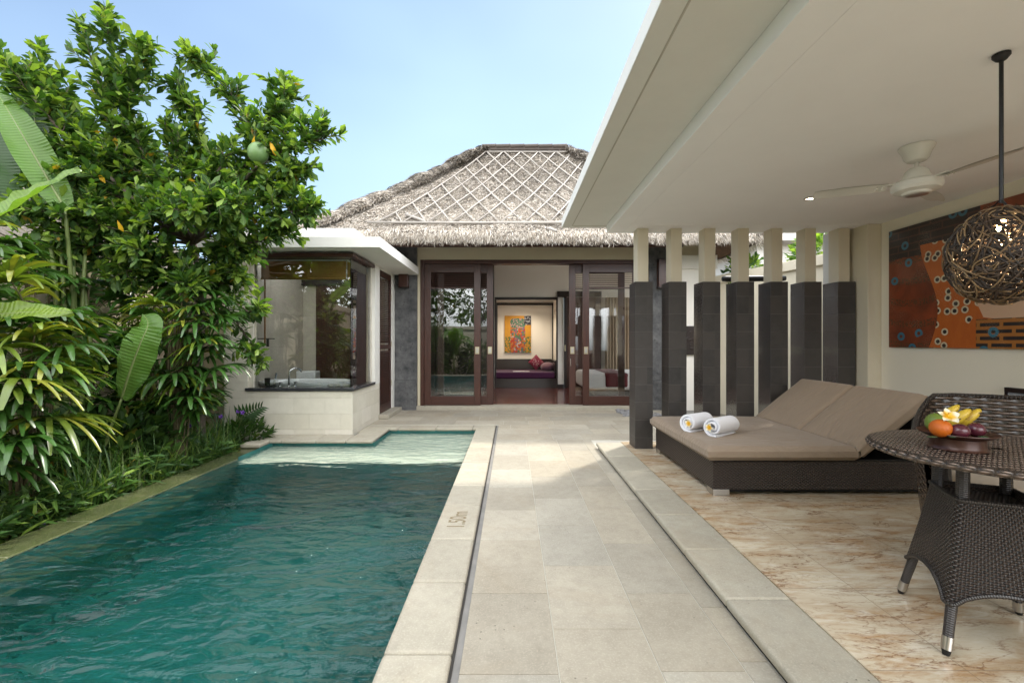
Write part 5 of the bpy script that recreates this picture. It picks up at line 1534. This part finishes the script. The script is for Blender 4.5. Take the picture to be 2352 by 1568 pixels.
fp = W(593, 352, 5.15); m = MB(); m.ball(fp, (.108, .108, .118), 32, 20, None, lambda d: 1+.02*d.z); fr_ = m.build('fruit', M['calabash'], tree, smooth=True)
m = MB(); m.tube([fp + Vector((0, 0, .115)), fp + Vector((.02, .06, .20)), W(590, 300, 5.35)], .009, 6); m.build('fruit_stalk', M['bark'], fr_, smooth=True)
m = MB()
yl = [W(620, 325, 5.1), W(626, 330, 5.12), W(585, 312, 5.1), W(225, 395, 5.0), W(270, 505, 4.9), W(150, 505, 4.9)]
yd = RNG.normal(0, .3, (6, 3)) + np.array([0, 0, -1])
for p, d in zip(yl, yd):
    m = MB(); leaf_batch(m, [tuple(p)], [tuple(d)], [(0, -1, .3)], [.13], .4, np.array([(.62, .36, .02)])); m.build('yellow_leaf', M['leaf'], tree)

# ---- lady palms
def palm(name, lab, base_pts, fans, size, young, seed, grp='lady palms in the bed', face=(.5, -.75, .15), width=.047, extra=1):
    rs = random.Random(seed)
    root = thing(name, lab, 'palm', (base_pts[0][0], base_pts[0][1], -.22), grp)
    st = MB(); fo = MB()
    fans = fans + [(px + rs.uniform(-38, 38), py + rs.uniform(-34, 34), d + rs.uniform(-.1, .3)) for (px, py, d) in fans for _ in range(extra)]
    for (px, py, d) in fans:
        c = W(px, py, d)
        b = min(base_pts, key=lambda q: (q[0]-c.x)**2 + (q[1]-c.y)**2 + rs.uniform(0, .15))
        b = Vector((b[0] + rs.uniform(-.06, .06), b[1] + rs.uniform(-.06, .06), -.22))
        top = Vector((b.x*.72 + c.x*.28, b.y*.72 + c.y*.28, max(.1, c.z - rs.uniform(.05, .3))))
        st.tube(smooth_path([b, (b+top)/2 + Vector((rs.uniform(-.03, .03), 0, .05)), top, c], 12), list(np.linspace(.013, .005, 13)), 5)
        d0 = (c - top); d0.z *= .4; d0 = d0.normalized() if d0.length > .05 else Vector((1, 0, 0))
        out = (d0*.9 + Vector(face)*.75 + Vector((rs.uniform(-.35, .35), rs.uniform(-.35, .35), rs.uniform(-.1, .3)))).normalized()
        nrm = (Vector((0, 0, 1)) + out*-.25 + Vector((rs.uniform(-.3, .3), rs.uniform(-.4, .1), 0))).normalized(); nrm = (nrm - out*nrm.dot(out)).normalized()
        side = out.cross(nrm)
        nl = rs.randint(8, 12); tone = rs.uniform(.75, 1.25); yl_ = rs.random() < young
        for k in range(nl):
            a = (-1 + 2*(k+.5)/nl) * rs.uniform(1.5, 1.75)
            dr = (out*math.cos(a) + side*math.sin(a) + nrm*.12).normalized()
            L = size*rs.uniform(.8, 1.15)*(1 - .18*abs(a)/1.7); w = width*rs.uniform(.8, 1.2); drp = rs.uniform(.28, .62)
            col = np.array((.038, .095, .018)) if not yl_ else np.array((.115, .165, .022))
            if yl_ and rs.random() < .25: col = np.array((.21, .22, .03))
            col = col*tone*rs.uniform(.8, 1.2)
            V = []; cc = []
            s_ = dr.cross(nrm).normalized()
            for i in range(8):
                t_ = i/7; p = c + dr*(L*t_*(1-.12*t_)) + Vector((0, 0, -drp*L*t_**2.1)) 
                ww = w*(.38 + .62*math.sin(PI*min(.93, .12+t_*.78)))
                if i == 7: ww *= .62
                up_ = nrm*(.22*ww)
                V += [p - s_*ww*.5 + up_, p, p + s_*ww*.5 + up_]
                e = col*(1.0 if t_ < .9 else 1.25); cc += [tuple(e), tuple(e*1.2), tuple(e)]
            b0 = fo.verts(V, cc)
            for i in range(7):
                q = b0+3*i; fo.face((q, q+1, q+4, q+3)); fo.face((q+1, q+2, q+5, q+4))
    st.build('stem', M['twig'], root, smooth=True)
    fo.build('foliage', M['palmleaf'], root, smooth=True)
    return root
palm('lady_palm', 'large lady palm at the left edge with long drooping yellow-green leaflets', [(-4.15, 3.55), (-4.35, 3.8), (-4.0, 3.75), (-4.3, 3.3)],
     [(-30,585,3.7),(20,640,3.7),(-60,690,3.5),(60,700,3.75),(120,735,3.8),(10,745,3.5),(80,770,3.55),(150,800,3.7),(-20,810,3.4),(50,840,3.45),(110,850,3.55),(-50,880,3.3),(20,900,3.35),(80,905,3.45),(-10,960,3.3),(50,975,3.4),(-40,1000,3.25),(160,745,4.0),(-60,780,3.6),(100,800,3.9), (130, 880, 3.7), (30, 700, 3.9), (-10, 870, 3.6), (20,1030,3.3), (-40,1060,3.2), (70,1010,3.4), (0,1080,3.3), (110,960,3.5)], .52, .36, 3, extra=1, width=.043)
palm('lady_palm', 'dense green lady palm in the middle of the bed beside the tree trunk', [(-4.05, 5.5), (-3.9, 5.3), (-4.2, 5.7), (-4.35, 5.5)],
     [(300,690,5.5),(355,655,5.6),(411,690,5.4),(451,700,5.4),(478,755,5.3),(434,775,5.2),(395,825,5.1),(330,790,5.3),(491,800,5.3),(447,850,5.2),(414,890,5.1),(270,750,5.4),(467,660,5.6),(380,735,5.2),(310,850,5.3),(498,735,5.4),(350,880,5.3),(427,640,5.7),(467,880,5.3),(421,740,5.0),(360,700,5.0),(454,790,5.0),(481,700,5.2),(400,780,5.6),(290,640,5.8),(340,610,5.9),(447,745,4.95),(400,860,4.9),(488,850,5.15), (330,930,5.2), (400,920,5.1), (441,930,5.2), (280,820,5.3)], .41, .28, 5, extra=2, width=.042)
palm('lady_palm', 'shaded dark lady palm against the garden wall', [(-4.9, 5.2), (-4.95, 5.9), (-5.05, 4.9)],
     [(215,650,5.4),(250,690,5.3),(190,740,5.2),(240,790,5.2),(300,730,5.7),(160,680,5.0),(200,850,5.1),(260,860,5.2),(330,930,5.5),(380,960,5.4),(120,660,4.9),(240,930,5.1),(320,980,5.3),(430,960,5.5), (140,760,4.9), (170,820,4.9), (260,620,5.6)], .40, .06, 8, face=(.35, -.6, .3), extra=2)
palm('lady_palm', 'small lady palm with upright fans at the far left above the big one', [(-4.7, 4.4), (-4.9, 4.2)],
     [(15,560,4.1),(-30,520,4.1),(60,590,4.3),(0,620,4.2),(90,630,4.5)], .38, .2, 12, face=(.6, -.5, .3))

# ---- banana-like plants
def big_leaf(root, mid, wid, nrm, tone, nm='leaf', cup=.18, taper=.8):
    """blade along a mid-rib with real cross-section; uv: across -1..1, along in metres"""
    path = smooth_path([Vector(p) for p in mid], 26); m = MB(); P = []; UV = []; col = []
    Ls = 0
    for i, p in enumerate(path):
        t_ = i/26
        if i: Ls += (p-path[i-1]).length
        ax = (path[min(i+1, 26)]-path[max(i-1, 0)]).normalized(); n_ = Vector(nrm); n_ = (n_ - ax*n_.dot(ax)).normalized(); s_ = ax.cross(n_)
        w = wid*max(.02, math.sin(PI*min(1, (t_*.94+.06)))**.62) * (1 - (1-taper)*t_)
        row = []; uvr = []
        for j in range(9):
            q = j/4-1
            row.append(p + s_*(w*.5*q) + n_*(cup*w*.5*q*q + .010*math.sin(t_*34+q*3)*abs(q) + .02*math.sin(t_*9+q*2.2)*abs(q)))
            uvr.append((q, Ls)); k = tone[1] if (q > 0) else 1
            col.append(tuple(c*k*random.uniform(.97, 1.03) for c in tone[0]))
        P.append(row); UV.append(uvr)
    m.grid(P, UV, col); o = m.build(nm, M['bigleaf'], root, smooth=True); 
    r = MB(); r.tube([p - Vector(nrm).normalized()*.004 for p in path], list(np.linspace(wid*.045, .002, 27)), 6); r.build('midrib', M['stem'], o, smooth=True)
    return o
bp = thing('banana_plant', 'tall banana plant with broad ribbed leaves at the upper left', 'plant', (-5.0, 4.75, -.2))
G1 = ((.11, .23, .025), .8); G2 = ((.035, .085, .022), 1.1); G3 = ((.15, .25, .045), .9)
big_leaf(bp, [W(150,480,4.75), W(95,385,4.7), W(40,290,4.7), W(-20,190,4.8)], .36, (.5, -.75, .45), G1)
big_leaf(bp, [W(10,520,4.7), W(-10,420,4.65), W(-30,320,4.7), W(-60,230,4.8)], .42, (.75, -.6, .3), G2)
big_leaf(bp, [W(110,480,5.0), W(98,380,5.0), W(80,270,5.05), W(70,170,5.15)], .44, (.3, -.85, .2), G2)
m = MB()
for (a, b) in (((172,770,5.0),(168,560,5.0)), ((188,760,5.05),(196,580,5.05)), ((150,780,4.95),(140,540,4.9)), ((205,760,5.1),(178,600,5.1)), ((130,700,4.9),(105,480,4.8)), ((172,770,5.0),(150,480,4.75))):
    q = W(*a); g_ = Vector((q.x, q.y, -.22)); m.tube(smooth_path([g_, q, W(*b)], 10), list(np.linspace(.034, .016, 11)), 8)
m.build('stalk', M['stem'], bp, smooth=True)
bq = thing('banana_plant', 'banana plant at the left edge whose long leaf blades reach into view', 'plant', (-4.15, 3.45, -.2))
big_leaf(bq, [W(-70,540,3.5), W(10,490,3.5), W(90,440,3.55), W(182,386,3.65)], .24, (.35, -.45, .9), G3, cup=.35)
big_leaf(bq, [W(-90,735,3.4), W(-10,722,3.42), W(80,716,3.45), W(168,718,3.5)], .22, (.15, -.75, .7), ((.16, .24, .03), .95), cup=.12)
m = MB()
for tgt in (W(-70,540,3.5), W(-90,735,3.4)): m.tube(smooth_path([(-4.15, 3.45, -.22), (-4.2, 3.45, .7), tgt], 10), list(np.linspace(.03, .012, 11)), 8)
m.build('stalk', M['stem'], bq, smooth=True)
hp = thing('heliconia', 'single paddle-shaped bright green leaf on a long bare stalk in the bed', 'plant', W(212, 1125, 4.75))
big_leaf(hp, [W(280,915,4.7), W(300,850,4.68), W(322,790,4.7), W(340,745,4.75), W(330,722,4.8)], .37, (.12, -1, .22), ((.12, .25, .036), .85), cup=-.14, taper=.95)
m = MB(); m.tube(smooth_path([W(210,1135,4.8), W(228,1070,4.76), W(252,990,4.73), W(280,915,4.7)], 12), list(np.linspace(.020, .011, 13)), 8); m.build('stalk', M['stem'], hp, smooth=True)

# ---- low ground cover and arching grass along the overflow edge
gc = MB(); n = 7800
P = np.stack([-3.62 - RNG.uniform(0, 1, n)**1.25*1.5, RNG.uniform(1.6, 6.25, n), np.full(n, -.2)], 1)
clump = .5 + .5*np.sin(P[:, 0]*5.1+P[:, 1]*2.3)*np.sin(P[:, 1]*3.7-P[:, 0]*1.9)
P[:, 2] += RNG.uniform(0, 1, n)*(.10 + .26*clump)
D = RNG.normal(0, 1, (n, 3)); D[:, 2] = np.abs(D[:, 2])*.55 + .05; D[:, 0] += .25
leaf_batch(gc, P, D, np.tile([0, -.2, 1.0], (n, 1)) + RNG.normal(0, .3, (n, 3)), RNG.uniform(.07, .19, n), RNG.uniform(.17, .28, n), greens(n, .14)*1.15, RNG.uniform(.1, .45, n), .1, 'lance')
def blades(mb, n, xr, yr, h0, h1, w, colf):
    for _ in range(n):
        x = random.uniform(*xr); y = random.uniform(*yr); h = random.uniform(h0, h1); a = random.uniform(0, 2*PI); lean = random.uniform(.15, .9)
        d = Vector((math.cos(a), math.sin(a), 0)); s_ = Vector((-d.y, d.x, 0)); V = []; cc = []
        col = colf()
        for i in range(6):
            t_ = i/5; p = Vector((x, y, -.21)) + d*(h*lean*t_**1.6) + Vector((0, 0, h*(t_ - .42*lean*t_**2.4)))
            ww = w*(1-t_**2.2)+.001; V += [p - s_*ww*.5, p + s_*ww*.5]; cc += [col, col]
        b0 = mb.verts(V, cc)
        for i in range(5): q = b0+2*i; mb.face((q, q+1, q+3, q+2))
def gcol():
    k = random.uniform(.9, 1.7); c = random.choice(((.05, .115, .022), (.085, .15, .03), (.13, .185, .05), (.04, .09, .02)))
    return tuple(x*k for x in c)
blades(gc, 1500, (-4.7, -3.64), (3.9, 6.4), .28, .66, .013, gcol)
blades(gc, 700, (-4.9, -3.64), (1.7, 4.2), .15, .40, .012, gcol)
tag(gc.build('ground_cover', M['grass']), 'low leafy ground cover and arching grass along the pool edge', 'ground cover', kind='stuff')
dl_ = MB(); n = 420
P = np.stack([-3.65 - RNG.uniform(0, 1, n)*1.5, RNG.uniform(1.8, 6.4, n), RNG.uniform(-.2, -.14, n)], 1)
leaf_batch(dl_, P, RNG.normal(0, 1, (n, 3))*[1, 1, .2], np.tile([0, 0, 1.], (n, 1)) + RNG.normal(0, .4, (n, 3)), RNG.uniform(.08, .16, n), .35, np.array([(.19, .115, .055)])*RNG.uniform(.5, 1.3, (n, 1)), .2)
tag(dl_.build('leaf_litter', M['grass']), 'dry brown fallen leaves under the plants', 'leaf litter', kind='stuff')

# flowering strap plant, philodendron and dark shrub by the bathroom wall
def strap_plant(lab, c, n, h, flowers, seed, grp=None):
    rs = random.Random(seed); root = thing('ruellia', lab, 'plant', c, grp); m = MB()
    for k in range(n):
        a = rs.uniform(0, 2*PI); d = Vector((math.cos(a), math.sin(a)*.7, 0)); s_ = Vector((-d.y, d.x, 0)); hh = h*rs.uniform(.55, 1.1); lean = rs.uniform(.1, .55); w = rs.uniform(.02, .034); V = []; cc = []
        b0_ = Vector(c) + Vector((rs.uniform(-.16, .16), rs.uniform(-.12, .12), 0)); col = tuple(x*rs.uniform(.7, 1.3) for x in (.04, .095, .022))
        for i in range(7):
            t_ = i/6; p = b0_ + d*(hh*lean*t_**1.7) + Vector((0, 0, hh*(t_-.25*lean*t_**2))); ww = w*math.sin(PI*min(.97, .25+t_*.72)); V += [p-s_*ww*.5, p+s_*ww*.5]; cc += [col, col]
        q0 = m.verts(V, cc)
        for i in range(6): q = q0+2*i; m.face((q, q+1, q+3, q+2))
    m.build('foliage', M['grass'], root)
    for (px, py, d) in flowers:
        p = W(px, py, d); f = MB(); petals(f, p, (.1, -.9, .4), (0, 0, 1), .032, (.10, .02, .22), (.26, .10, .60)); f.build('flower', M['petal'], root, smooth=True)
        f = MB(); f.tube([p + Vector((0, .01, 0)), (p.x*.7 + c[0]*.3, p.y*.6+c[1]*.4, p.z*.4)], .004, 5); f.build('flower_stem', M['stem'], root)
strap_plant('strap-leaved plant with violet flowers beside the stone bathroom wall', (W(525, 1010, 6.35).x, 6.35, -.2), 42, .62, [(548,944,6.25),(558,947,6.2),(508,957,6.2)], 4, 'violet-flowered plants')
strap_plant('low violet-flowered plant among the grass left of the bathroom', (W(450, 1020, 5.9).x, 5.9, -.2), 30, .5, [(436,977,5.7)], 6, 'violet-flowered plants')
strap_plant('small violet-flowered plant right at the pool overflow edge', (W(80, 1215, 3.68).x-.03, 3.68, -.2), 16, .22, [(101,1206,3.62)], 9, 'violet-flowered plants')
ph = thing('philodendron', 'philodendron with a deeply cut dark leaf before the bathroom wall', 'plant', (W(545, 1015, 6.5).x, 6.5, -.2))
m = MB(); bx_ = W(560, 960, 6.3)
st_ = MB(); st_.tube(smooth_path([(bx_.x-.25, 6.45, -.2), W(535, 985, 6.35), W(552, 958, 6.3)], 8), .008, 6); st_.build('stem', M['stem'], ph, smooth=True)
ax = Vector((.75, -.15, .35)).normalized(); sd = Vector((-.3, -.5, .75)); sd = (sd-ax*sd.dot(ax)).normalized()
PP, DD = [], []
o0 = W(552, 958, 6.3)
for i in range(9):
    t_ = i/8
    for sg in (-1, 1):
        PP.append(tuple(o0 + ax*(.36*t_))); DD.append(tuple((sd*sg*(1-.25*t_) + ax*(.35+.5*t_)).normalized()))
LL = [.20*(1-.45*(i//2)/8) for i in range(18)]
leaf_batch(m, PP, DD, np.tile([.1, -.8, .5], (18, 1)), LL, .28, np.tile([.030, .075, .022], (18, 1))*RNG.uniform(.8, 1.2, (18, 1)), .2, .05, 'lance')
m.tube([o0, o0+ax*.38], .006, 5, (.04, .09, .03)); m.build('foliage', M['leaf'], ph)
def bush(name, lab, c, r, n, size, cat='shrub', cols=None, grp=None, squash=(1, 1, 1), shape='obovate', wr=(.36, .5)):
    root = thing(name, lab, cat, (c[0], c[1], max(-.25, c[2]-r*squash[2]*1.0)), grp)
    d = nrmz(RNG.normal(0, 1, (n, 3))); rad = RNG.uniform(.25, 1, (n, 1))**.45 * (1 + .22*np.sin(d[:, :1]*5+c[0]) * np.sin(d[:, 1:2]*6) + .15*np.sin(d[:, 2:]*8+1))
    P = np.array(c) + d*rad*r*np.array(squash)
    D = nrmz(d*.9 + RNG.normal(0, .5, (n, 3)) + np.array([0, 0, .25]))
    m = MB(); leaf_batch(m, P, D, np.tile([0, 0, 1.], (n, 1)) + RNG.normal(0, .5, (n, 3)), RNG.uniform(.7, 1.3, n)*size, RNG.uniform(*wr, n), (greens(n, .15) if cols is None else cols(n)), RNG.uniform(0, .3, n), .1, shape)
    m.build('foliage', M['leaf'], root)
    s = MB(); z0 = root.location.z
    for k in range(9):
        a = RNG.normal(0, 1, 3); a /= np.linalg.norm(a); e = Vector(c) + Vector(a*r*.85*np.array(squash)); s.tube(smooth_path([(c[0]+a[0]*.05, c[1]+a[1]*.05, z0), Vector(c)*.6 + e*.4 + Vector((0, 0, -.1*r)), e], 6), list(np.linspace(.012*r+.006, .003, 7)), 5)
    s.build('branch', M['bark'], root, smooth=True)
    return root
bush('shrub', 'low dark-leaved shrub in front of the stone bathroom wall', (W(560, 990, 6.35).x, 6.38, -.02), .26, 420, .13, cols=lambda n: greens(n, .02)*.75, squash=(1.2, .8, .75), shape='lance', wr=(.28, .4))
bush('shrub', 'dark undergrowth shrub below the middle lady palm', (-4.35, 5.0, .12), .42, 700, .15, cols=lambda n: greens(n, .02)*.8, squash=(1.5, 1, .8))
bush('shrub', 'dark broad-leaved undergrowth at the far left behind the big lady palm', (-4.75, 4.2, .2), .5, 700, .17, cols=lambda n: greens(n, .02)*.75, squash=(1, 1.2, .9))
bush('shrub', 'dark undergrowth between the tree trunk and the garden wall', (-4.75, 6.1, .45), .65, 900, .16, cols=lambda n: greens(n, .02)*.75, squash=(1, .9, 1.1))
bush('shrub', 'leafy shrub on the boundary wall seen between the right-hand pillars', (4.95, 7.3, 2.70), .46, 800, .13, cols=lambda n: greens(n, .55)*1.25, squash=(.65, 1.5, .62), grp='shrubs over the boundary wall')
bush('shrub', 'leafy shrub hanging over the lower end of the boundary wall', (4.36, 8.55, 2.62), .36, 500, .13, cols=lambda n: greens(n, .55)*1.25, squash=(.7, 1.2, .7), grp='shrubs over the boundary wall')

# ---- garden walls
gw = thing('garden_wall', 'cream garden wall behind the plants at the left', 'wall', (-5.4, 2.5, 0))
m = MB(); m.box(-5.48, -5.32, -2.2, 7.24, -.3, 2.24); m.box(-5.319, -4.251, 7.10, 7.24, -.3, 2.24); m.build('wall_face', M['garden_wall'], gw)
m = MB(); m.box(-5.52, -5.28, -2.2, 7.28, 2.241, 2.40); m.box(-5.279, -4.251, 7.06, 7.28, 2.241, 2.40); m.build('capping', M['garden_wall'], gw, bevel=.012)
bw = thing('boundary_wall', 'cream boundary wall running behind the pillars to the villa', 'wall', (4.3, 7.4, 0))
a = Vector((4.75, 5.985, 0)); b = Vector((3.95, 9.19, 0)); ax = (b-a); L = ax.length; ax.normalize(); s_ = Vector((ax.y, -ax.x, 0))
m = MB(); m.obox((a+b)/2 + s_*.10 + Vector((0, 0, 1.06)), ax*(L/2), s_*.09, (0, 0, 1.36)); m.build('wall_face', M['cream'], bw)
m = MB(); m.obox((a+b)/2 + s_*.09 + Vector((0, 0, 2.50)), ax*(L/2), s_*.13, (0, 0, .079)); m.build('capping', M['cream'], bw, bevel=.01)
sp_ = thing('water_spout', 'black horizontal water spout pipe behind the pillars', 'spout', (3.6, 6.4, -.1))
m = MB(); m.tube([(2.96, 6.40, 2.178), (3.0, 6.40, 2.18), (3.78, 6.40, 2.186), (3.84, 6.40, 2.187)], [.034, .042, .042, .036], 14); m.build('pipe', M['black'], sp_, smooth=True)
m = MB(); m.tube([(3.63, 6.42, -.25), (3.63, 6.42, 2.15)], .022, 8); m.build('post', M['black'], sp_, smooth='auto')

# rear garden, seen reflected in the doors
rw = thing('garden_wall', 'cream wall closing the garden behind the viewpoint, reflected in the doors', 'wall', (-2, -2.2, 0))
m = MB(); m.box(-5.279, 1.55, -2.36, -2.22, -.3, 1.84); m.build('wall_face', M['cream'], rw); m = MB(); m.box(-5.279, 1.55, -2.40, -2.18, 1.841, 1.98); m.build('capping', M['cream'], rw)
bush('shrub', 'broad shrub in front of the rear wall, reflected in the left door', (-1.5, -1.5, .55), .7, 900, .22, grp='reflected rear shrubs', squash=(1.3, .6, 1))
bush('shrub', 'rear shrub beside the pool end, reflected in the left door', (-3.4, -1.5, .7), .8, 900, .22, grp='reflected rear shrubs', squash=(1.1, .6, 1.1))
bush('broad_tree', 'dense tree behind the rear wall, reflected in the glass', (-1.6, -4.2, 3.7), 1.9, 2600, .26, 'tree', squash=(1.5, .8, .8))
bush('broad_tree', 'rear tree at the pool corner, reflected in the bathroom glass', (-5.3, -3.4, 3.2), 1.7, 2000, .26, 'tree', squash=(1.2, .9, .9))

rb_ = thing('banana_plant', 'banana plant by the rear wall, reflected in the left sliding door', 'plant', (-2.5, -1.0, -.2))
for k in range(8):
    a = 2*PI*k/8 + .3; d = Vector((math.cos(a), math.sin(a), 0)); h = 1.2 + .5*((k*3) % 4)/3
    big_leaf(rb_, [Vector((-2.5, -1.0, h*.5)) + d*.08, Vector((-2.5, -1.0, h)) + d*.3, Vector((-2.5, -1.0, h+.12)) + d*.65, Vector((-2.5, -1.0, h-.15)) + d*1.05], .36, (d.x*-.3, d.y*-.3+.2, 1), ((.11, .21, .035), .85))
m = MB(); m.tube([(-2.5, -1.0, -.25), (-2.5, -1.0, .9)], [.06, .04], 8); m.build('stalk', M['stem'], rb_, smooth=True)
bush('shrub', 'tall feathery shrub at the end of the pool, reflected in the left sliding door', (-3.3, -.9, 1.0), .75, 900, .28, grp='reflected rear shrubs', squash=(.8, .6, 1.5), shape='lance', wr=(.15, .22))
# ---- neighbours and the far tree
nh = thing('neighbour_house', 'neighbouring house with grey thatch glimpsed behind the tree', 'house', (-11, 10, 0))
m = MB(); m.box(-14, -8.6, 7.5, 13, -.3, 3.0); m.build('wall', M['white'], nh)
m = MB(); b0 = m.verts([(-14.6, 6.9, 2.95), (-8.0, 6.9, 2.95), (-8.0, 13.6, 2.95), (-14.6, 13.6, 2.95), (-12.2, 10.2, 5.0), (-10.4, 10.2, 5.0)])
for q in ((0, 1, 5, 4), (1, 2, 5), (2, 3, 4, 5), (3, 0, 4), (3, 2, 1, 0)): m.face([b0+i for i in q])
m.build('roof', M['thatch'], nh)
nr = thing('neighbour_house', 'grey-roofed neighbouring house beyond the boundary wall', 'house', (11.3, 18, 0))
m = MB(); m.box(8.6, 14, 16, 20, -.3, 4.75); m.build('wall', M['white'], nr)
m = MB(); b0 = m.verts([(7.9, 15.3, 4.7), (14.7, 15.3, 4.7), (14.7, 20.6, 4.7), (7.9, 20.6, 4.7), (10.4, 18, 6.6), (12.3, 18, 6.6)])
for q in ((0, 1, 5, 4), (1, 2, 5), (2, 3, 4, 5), (3, 0, 4), (3, 2, 1, 0)): m.face([b0+i for i in q])
m.build('roof', M['roofgrey'], nr)
c = W(765, 510, 20); bush('far_tree', 'distant sparse treetop peeking over the left slope of the thatched roof', (c.x-.4, 20, c.z-.75), 1.35, 420, .30, 'tree', squash=(1.1, .8, .7))

# ================================================================== sky, sun, camera
SUN = Vector((.50, .55, 1.0)).normalized()
el = math.asin(SUN.z); az = math.atan2(SUN.x, SUN.y)
HAZE = (4.3, 5.9, 7.4); SKY_FILL = (24.5, 24.8, 25.2)
w = bpy.data.worlds.new('World'); S.world = w; w.use_nodes = True
nt = w.node_tree; bg = nt.nodes['Background']
sky = nt.nodes.new('ShaderNodeTexSky'); sky.sky_type = 'NISHITA'; sky.sun_disc = False; sky.sun_elevation = el; sky.sun_rotation = az
sky.air_density = 1.0; sky.dust_density = .7; sky.ozone_density = 1.4; sky.altitude = 20
def nn_(typ, **kw):
    n = nt.nodes.new('ShaderNode' + typ)
    for k, v in kw.items(): setattr(n, k, v)
    return n
def ml(op, a, b=None, clamp=False):
    n = nn_('Math', operation=op, use_clamp=clamp)
    for i, v in enumerate((a, b)):
        if v is None: continue
        if isinstance(v, bpy.types.NodeSocket): nt.links.new(v, n.inputs[i])
        else: n.inputs[i].default_value = v
    return n.outputs[0]
def mxc(f, a, b):
    n = nn_('Mix', data_type='RGBA')
    for i, v in ((0, f), (6, a), (7, b)):
        if isinstance(v, bpy.types.NodeSocket): nt.links.new(v, n.inputs[i])
        else: n.inputs[i].default_value = (*v, 1)
    return n.outputs[2]
tc = nn_('TexCoord'); mp = nn_('Mapping'); mp.inputs['Scale'].default_value = (.7, .7, 1.2)
nt.links.new(tc.outputs['Generated'], mp.inputs[0])
nz = nn_('TexNoise'); nz.inputs['Scale'].default_value = 1.3; nz.inputs['Detail'].default_value = 4; nz.inputs['Roughness'].default_value = .5; nt.links.new(mp.outputs[0], nz.inputs['Vector'])
sx_ = nn_('SeparateXYZ'); nt.links.new(tc.outputs['Generated'], sx_.inputs[0])
haze = ml('MULTIPLY', ml('SUBTRACT', nz.outputs[0], .25, True), 1.25, True)
c0 = mxc(haze, sky.outputs[0], HAZE)
# bright fill added to the unseen sky overhead and behind, to lift the shade
up = ml('MULTIPLY', ml('SUBTRACT', sx_.outputs[2], .73, True), 7, True)
back = ml('MULTIPLY', ml('MULTIPLY', ml('SUBTRACT', -.12, sx_.outputs[1], True) if False else ml('SUBTRACT', ml('MULTIPLY', sx_.outputs[1], -1), .10, True), 4, True), ml('MULTIPLY', ml('ADD', sx_.outputs[2], .02, True), 8, True))
cl = ml('MULTIPLY', ml('MAXIMUM', up, back), ml('ADD', .55, ml('MULTIPLY', nz.outputs[0], .9)), True)
c1 = mxc(cl, c0, SKY_FILL)
nt.links.new(c1, bg.inputs[0])
bg.inputs[1].default_value = .13
ld = bpy.data.lights.new('sun', 'SUN'); ld.energy = 2.7; ld.angle = math.radians(3.5); ld.color = (1, .94, .84)
lo = bpy.data.objects.new('sun', ld); C.objects.link(lo); lo.rotation_euler = SUN.to_track_quat('Z', 'Y').to_euler(); lo.location = (8, 10, 20)
# the lit lamps of the place
pd = bpy.data.lights.new('pendant_bulb_light', 'POINT'); pd.energy = 7; pd.color = (1, .66, .36); pd.shadow_soft_size = .03
po = bpy.data.objects.new('pendant_bulb_light', pd); C.objects.link(po); po.location = lc + Vector((0, 0, .02))
def spot(n, loc, e, ang=110):
    sd_ = bpy.data.lights.new(n, 'SPOT'); sd_.energy = e; sd_.color = (1, .84, .62); sd_.spot_size = math.radians(ang); sd_.spot_blend = .8; sd_.shadow_soft_size = .03
    so = bpy.data.objects.new(n, sd_); C.objects.link(so); so.location = loc
spot('downlight_light', (2.895, 4.416, 2.665), 14)
ad = thing('alcove_downlight', 'small lit downlight in the alcove ceiling above the purple bench', 'downlight', (.35, 13.4, 2.56))
m = MB(); m.lathe([(.045, -.001), (.045, -.006), (.03, -.003)], (.35, 13.4, 2.56), 16); m.build('trim_ring', M['steel'], ad); m = MB(); m.lathe([(.03, -.002), (.001, -.0025)], (.35, 13.4, 2.56), 12); m.build('lens', M['downbulb'], ad)
spot('alcove_light', (.35, 13.4, 2.54), 60, 140)

cam = bpy.data.cameras.new('camera'); cam.lens = 16.0; cam.sensor_width = 36; cam.clip_end = 500; cam.clip_start = .05
co = bpy.data.objects.new('camera', cam); C.objects.link(co); co.location = (0, 0, EYE); co.rotation_euler = (PI/2, 0, 0)
S.camera = co
S.view_settings.view_transform = 'Standard'; S.view_settings.look = 'None'; S.view_settings.exposure = 0.68; S.view_settings.gamma = 1
S.cycles.use_denoising = True
S.cycles.max_bounces = 10; S.cycles.diffuse_bounces = 6; S.cycles.glossy_bounces = 5; S.cycles.transmission_bounces = 6; S.cycles.transparent_max_bounces = 16
S.cycles.sample_clamp_indirect = 6
S.cycles.caustics_reflective = False; S.cycles.caustics_refractive = True
